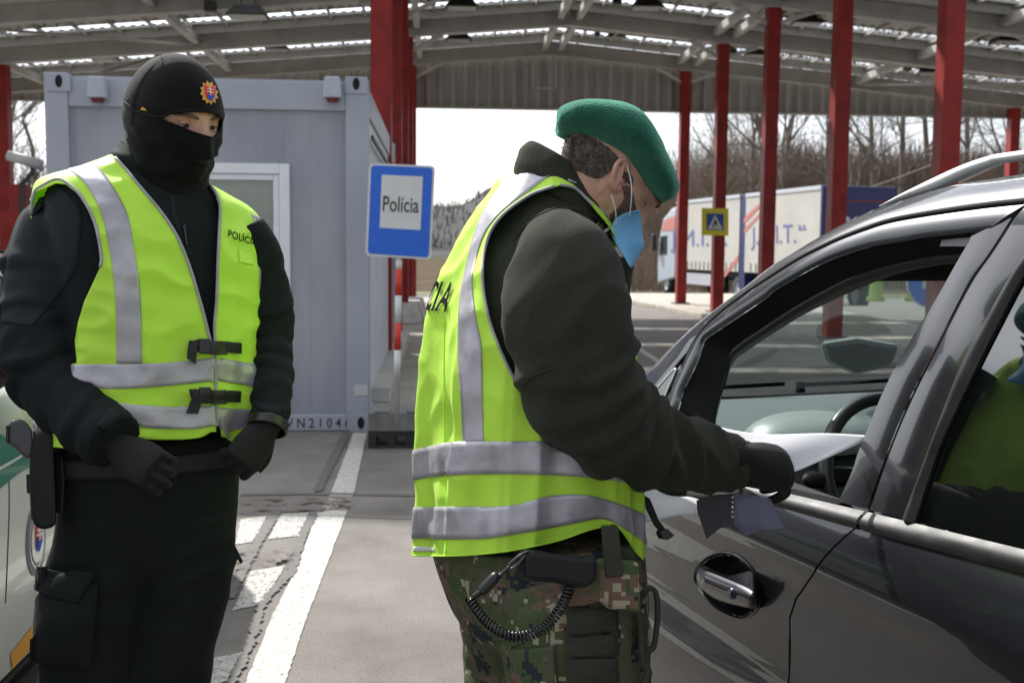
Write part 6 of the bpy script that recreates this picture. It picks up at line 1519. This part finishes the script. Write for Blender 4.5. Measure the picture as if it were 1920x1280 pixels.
mb = MB(); tube(mb, [(P(x, y, 1.70), .0045) for x, y in ((1196, 1140), (1206, 1110), (1218, 1102), (1230, 1112), (1233, 1150), (1228, 1200), (1222, 1216), (1208, 1214), (1204, 1180), (1200, 1150))], 60, 10, sq=1.9); mb.build('strap_loop', olive, rig, True)
mb = MB(); tube(mb, [(P(x, y, 1.69), .006) for x, y in ((1188, 1120), (1202, 1170), (1204, 1230), (1216, 1262), (1200, 1290))], 40, 10); mb.build('edge_strap', olive, rig, True)
slab('sidearm', [(984, 1046), (992, 1030), (1020, 1033), (1060, 1040), (1100, 1044), (1122, 1038), (1124, 1068), (1120, 1092), (1100, 1104), (1078, 1100), (1040, 1092), (1000, 1090), (986, 1086)], 1.625, 1.662, gunm, rig, .009)
slab('holster_shell', [(1062, 1096), (1122, 1088), (1130, 1046), (1200, 1052), (1205, 1150), (1150, 1142), (1130, 1126), (1100, 1136), (1064, 1138)], 1.650, 1.675, cam_m, rig, .007)
mb = MB(); tube(mb, [(P(x, y, 1.63), .0022) for x, y in ((990, 1032), (970, 1044), (955, 1058), (958, 1066), (972, 1056), (985, 1040))], 40, 8); mb.build('hook', mat('gunmetal', (.09, .09, .095), .3, metal=.9), rig, True)
mb = MB(); tube(mb, [(P(955, 1062, 1.63), .003), (P(938, 1078, 1.63), .004), (P(928, 1082, 1.63), .0085), (P(905, 1106, 1.63), .0085), (P(901, 1109, 1.63), .0055), (P(888, 1118, 1.63), .0045)], 50, 12); mb.build('swivel', buckle, rig, True)
cpts = [Vector(p) for p in arclen([tuple(P(x, y, d)) for x, y, d in ((880, 1122, 1.63), (893, 1142, 1.62), (915, 1168, 1.61), (950, 1190, 1.60), (985, 1192, 1.60), (1020, 1176, 1.61), (1045, 1148, 1.62), (1062, 1118, 1.63), (1068, 1100, 1.64))], 680)]
hx = []; uu = None
for i in range(0, 680):
    d = (cpts[min(i + 1, 679)] - cpts[max(i - 1, 0)]).normalized(); uu = (uu or d.orthogonal()); uu = (uu - d * uu.dot(d)).normalized(); vv = d.cross(uu); a = i / 680 * 38 * 2 * math.pi; hx.append((cpts[i] + (uu * math.cos(a) + vv * math.sin(a)) * .0068, .0021))
MB().grid(tube_rows(hx, 680, 7), wrap=True).build('coil_lanyard', mat('lanyard_black', (.010, .010, .012), .25), rig, True)
# hands
gr = hand_mesh(P(1382, 868, 1.91), P(1470, 878, 1.96) - P(1382, 868, 1.91), (CAM - P(1430, 860, 1.95)) * .8 + Vector((0, 0, .9)), 1, .205, 1.0, .05, th=1.9, curls=(.9, 1.0, 1.05, 1.1), thumb_dir=P(1480, 865, 2.06) - P(1400, 850, 1.93))
link('glove', gr, glovem, o2)
gl = hand_mesh(P(1290, 934, 2.04), P(1370, 925, 2.02) - P(1290, 934, 2.04), Vector((0, 0, 1)), -1, .185, .5, .05, th=1.1); link('glove', gl, glovem, o2)
cf = tube_rows([(P(1376, 868, 1.925), .043), (P(1398, 869, 1.935), .042)], 6, 36); link('wrist_band', shell(MB().grid(cf, wrap=True).me(), .003), webb, o2)
slab('stitched_mark', [(1388, 834), (1398, 838), (1394, 850), (1386, 846)], 1.888, 1.892, mat('stitch_grey', (.25, .25, .25), .6), o2, .001)
# ---------------------------------------------------------------- papers
def paperm(name, c): return mat(name, c, .7, var=.03, vscale=4, bump=.05, bscale=20, trans=.45)
def sheet_p(name, label, quad, m, sag=.01, wav=0, th=.0006):
    q = [P(*c) for c in quad]; rows = []
    for i in range(19):
        v = i / 18; rows.append([(q[0] * (1 - u / 18) + q[1] * u / 18) * (1 - v) + (q[3] * (1 - u / 18) + q[2] * u / 18) * v - Vector((0, 0, sag * math.sin(math.pi * u / 18) + wav * math.sin(u / 18 * 7 + v * 2))) for u in range(19)])
    return tag(link(name, solid2(MB().grid(rows).me(), th), m, None), label, 'paper')
pw1 = paperm('paper_white', (.84, .84, .87)); pw2 = paperm('paper_blueish', (.20, .205, .28))
s1 = sheet_p('form_sheet', 'white form sheet reaching through the open car window above the black glove', [(1345, 800, 2.02), (1640, 814, 2.02), (1492, 882, 1.95), (1388, 842, 1.93)], pw1, .008, .004)
s2 = sheet_p('form_sheet', 'brightly lit white form sheet under the sleeve of the officer in the beret', [(1205, 905, 2.04), (1400, 905, 2.06), (1376, 946, 1.97), (1213, 972, 1.93)], pw1, .010, .006)
def leaf(name, label, pts, d0, d1, m, cat):
    n = len(pts); a = [P(x, y, d0 + (d1 - d0) * k / (n - 1)) for k, (x, y) in enumerate(pts)]; nrm = (a[1] - a[0]).cross(a[2] - a[1]).normalized() * .0012
    mb = MB().prism(a, nrm); return tag(mb.build(name, m, None), label, cat)
leaf('booklet', 'dark folded booklet hanging under the lit white sheet', [(1306, 938), (1330, 928), (1374, 925), (1377, 985), (1350, 990), (1325, 1010), (1308, 960)], 1.94, 1.95, mat('booklet_dark', (.035, .036, .045), .6), 'booklet')
leaf('document_card', 'blue-grey document with a perforated edge hanging below the black glove', [(1374, 925), (1400, 925), (1445, 935), (1471, 990), (1430, 992), (1396, 1006), (1380, 985)], 1.93, 1.95, pw2, 'document')
mb = MB()
for k in range(5): mb.bar(P(1373.5, 930 + k * 9, 1.926), P(1373.5, 934 + k * 9, 1.926), .003, .001)
tag(mb.build('index_strip', pw1, None), 'white dotted perforation strip between the booklet and the document', 'strip')
# ---------------------------------------------------------------- police car at the left edge
XP = (PZ(27, 1280, .24).x + PZ(72, 1221, .24).x) / 2
pc = empty('police_car', (XP - .85, 3.2, 0), 'white police car with green stripe at the left edge behind the masked officer', 'car')
pwhite = mat('police_white', (.62, .62, .56), .22, coat=.8, var=.02); pgreen = mat('police_green', (.0, .16, .105), .3, coat=.8); pyel = mat('police_yellow', (.85, .38, .01), .4, coat=.3)
def sx(z): return XP - (.03 * ((z - .62) / .35) ** 2 if z < 1.0 else .035 + (z - 1.0) * .38)
def pxs(px, py, off=0):
    x = XP
    for _ in range(12): q = onplane(px, py, (x, 0, 0), (1, 0, 0)); x = .5 * x + .5 * (sx(max(.1, min(1.5, q.z))) + off)
    return q.y, q.z
Y0, Y1 = .95, 5.1
def pside(ya, yb, za, zb, off, ny=30, nz=24):
    f = lambda v, z: v(z) if callable(v) else v
    g = lambda v, y: v(y) if callable(v) else v
    rows = []
    for i in range(nz + 1):
        row = []
        for j in range(ny + 1):
            z = .6; y = ya + (yb - ya) * j / ny; z = g(za, y) + (g(zb, y) - g(za, y)) * i / nz; row.append(Vector((sx(z) + off, y, z)))
        rows.append(row)
    return MB().grid(rows)
def mirr(mb): k = MB(); k.f = [f[::-1] for f in mb.f]; k.v = [Vector((2 * (XP - .85) - p.x, p.y, p.z)) for p in mb.v]; return k
def both(name, mb, m, par): o = mb.build(name, m, par, True); mirr(mb).build(name, m, par, True); return o
topz = lambda y: 1.0 - .10 * sstep(3.9, 5.1, y) + .02 * sstep(2, 1, y)
sk = pside(Y0, Y1, .24, topz, 0, 360, 90)
sk.f = [f for f in sk.f if all(math.hypot(sum(sk.v[i].y for i in f) / 4 - c_, sum(sk.v[i].z for i in f) / 4 - .31) > .35 for c_ in (1.72, 4.32))]
pbod = both('side_panel', sk, pwhite, pc)
both('sill', pside(Y0, Y1, .16, .24, -.01, 10, 3), seal, pc)
both('roof_pillars', pside(lambda z: 0, 0, 0, 0, 0, 1, 1) if False else MB().grid([[Vector((sx(z) + .0, y, z)) for y, z in ((1.5 + .0 * k, 1.02), (1.9, 1.42), (2.4, 1.45), (3.2, 1.45), (3.7, 1.40), (4.35, 1.0))] for k in (0,)] + [[Vector((sx(z - .06) + .002, y, z - .06)) for y, z in ((1.6, 1.04), (1.98, 1.40), (2.4, 1.44), (3.2, 1.44), (3.66, 1.38), (4.15, 1.03))]]), pwhite, pc)
both('side_glass', MB().grid([[Vector((sx(z) - .004, y, z)) for y, z in ((1.6, 1.01), (2.2, 1.005), (3.0, 1.0), (4.2, .99))], [Vector((sx(z) - .004, y, z)) for y, z in ((1.95, 1.36), (2.4, 1.385), (3.1, 1.385), (3.62, 1.33))]]), dglass, pc)
rows = []
for y, z, in ((1.0, .98), (1.3, 1.03), (1.5, 1.06), (1.95, 1.42), (2.4, 1.46), (3.2, 1.46), (3.7, 1.41), (4.3, 1.02), (4.6, .98), (5.0, .90), (5.15, .80), (5.2, .5), (5.15, .2)):
    x0 = sx(min(z, 1.4)) - .0; x1 = 2 * (XP - .85) - x0; rows.append([Vector((x0 + (x1 - x0) * k / 12, y + (.10 * math.sin(math.pi * k / 12) if y > 4 else 0), z + .03 * math.sin(math.pi * k / 12))) for k in range(13)])
MB().grid(rows[:3] + rows[3:]).build('roof_and_bonnet', pwhite, pc, True)
MB().grid([[p + Vector((0, .004, .004)) for p in rows[6]], [p + Vector((0, .004, .004)) for p in rows[7]]]).build('windscreen', dglass, pc, True)
mb = MB(); mb.box(2 * (XP - .85) - XP + .05, XP - .05, 1.0, 5.05, .2, .22); mb.build('underbody', inner, pc)
mb = MB(); mb.box(XP - 1.5, XP - .15, 1.6, 4.3, .3, .95); mb.build('cabin_tub', inner, pc)
for y in (1.72, 4.32):
    for x in (XP - .12, XP - 1.58): wheel(pc, (x, y, .31), .31, (1, 0, 0), .2)
def pol(name, pts, off, m, par=pbod):
    c = (sum(p[0] for p in pts) / len(pts), sum(p[1] for p in pts) / len(pts)); rows = []
    for k in range(4):
        t = .02 + .98 * k / 3; row = []
        for x, y in pts: Y, z = pxs(c[0] + (x - c[0]) * t, c[1] + (y - c[1]) * t); row.append(Vector((sx(z) + off, Y, z)))
        rows.append(row)
    return MB().grid(rows, wrap=True).build(name, m, par, False)
def pstrip(name, A, B, off, m):
    rows = []
    for k in range(5):
        t = k / 4; row = []
        for a, b in zip(arclen(A, 20), arclen(B, 20)): Y, z = pxs(a[0] + (b[0] - a[0]) * t, a[1] + (b[1] - a[1]) * t); row.append(Vector((sx(z) + off, Y, z)))
        rows.append(row)
    MB().grid(rows).build(name, m, pbod, False)
pstrip('green_stripe', [(-60, 800), (0, 786), (60, 800), (130, 830)], [(-60, 960), (0, 914), (50, 877), (130, 850)], .003, pgreen)
pstrip('pale_pinstripe', [(-60, 900), (0, 872), (60, 838)], [(-60, 908), (0, 879), (60, 842)], .006, pwhite)
pol('yellow_bar', [(18, 1226), (61, 1171), (64, 1204), (22, 1254)], .003, pyel)
ell = lambda r: [(66 + 18 * r * math.cos(a * .3142), 1012 + 68 * r * math.sin(a * .3142) - 6 * r * math.cos(a * .3142)) for a in range(20)]
em = pol('emblem', ell(1), .003, mat('emblem_grey', (.20, .21, .25), .5)); pol('emblem_ring', ell(.80), .005, pwhite, em); pol('emblem_edge', ell(.70), .0062, MATS['emblem_grey'], em); pol('emblem_field', ell(.64), .0072, pwhite, em)
pol('shield', [(60, 985), (73, 980), (73, 1012), (69, 1030), (62, 1020)], .009, bred, em); pol('blue_hills', [(62, 1014), (67, 1006), (73, 1010), (70, 1026), (66, 1036), (62, 1026)], .0105, bblue, em)
mb = MB()
for a, b in (((67, 986), (67, 1012)), ((63, 994), (71, 991)), ((62, 1003), (72, 1000))):
    A, B = pxs(*a), pxs(*b); mb.bar((sx(A[1]) + .011, *A), (sx(B[1]) + .011, *B), .004, .006)
mb.build('double_cross', bwh, em)
for a, b in (((16, 868), (10, 1100)),):
    A = [pxs(*p) for p in arclen([(15, 866), (17, 940), (14, 1040), (10, 1130)], 20)]; mb = MB(); tube(mb, [(Vector((sx(z) - .001, y, z)), .003) for y, z in A], 20, 6); mb.build('door_gap', seal, pbod)
A, B = pxs(-60, 770), pxs(36, 800); mb = MB(); mb.bar((sx(A[1]) + .002, *A), (sx(B[1]) + .002, *B), .012, .03); mb.build('chrome_strip', chrome, pbod, bevel=.004)
mr = P(44, 770, 2.62); rows = []
for i in range(17):
    t = i / 16; r = (1 - abs(2 * t - 1) ** 2.6) ** .5 if 0 < t < 1 else .02
    rows.append([mr + CU * (.072 - .144 * t) + CR * (.075 * r * math.cos(a * .2618)) + CF * (.075 * r * math.sin(a * .2618)) for a in range(24)])
mg = MB().grid(rows, wrap=True, capa=True, capb=True).build('door_mirror', mat('mirror_paint', (.60, .64, .56), .15, coat=1.0), pc, True)
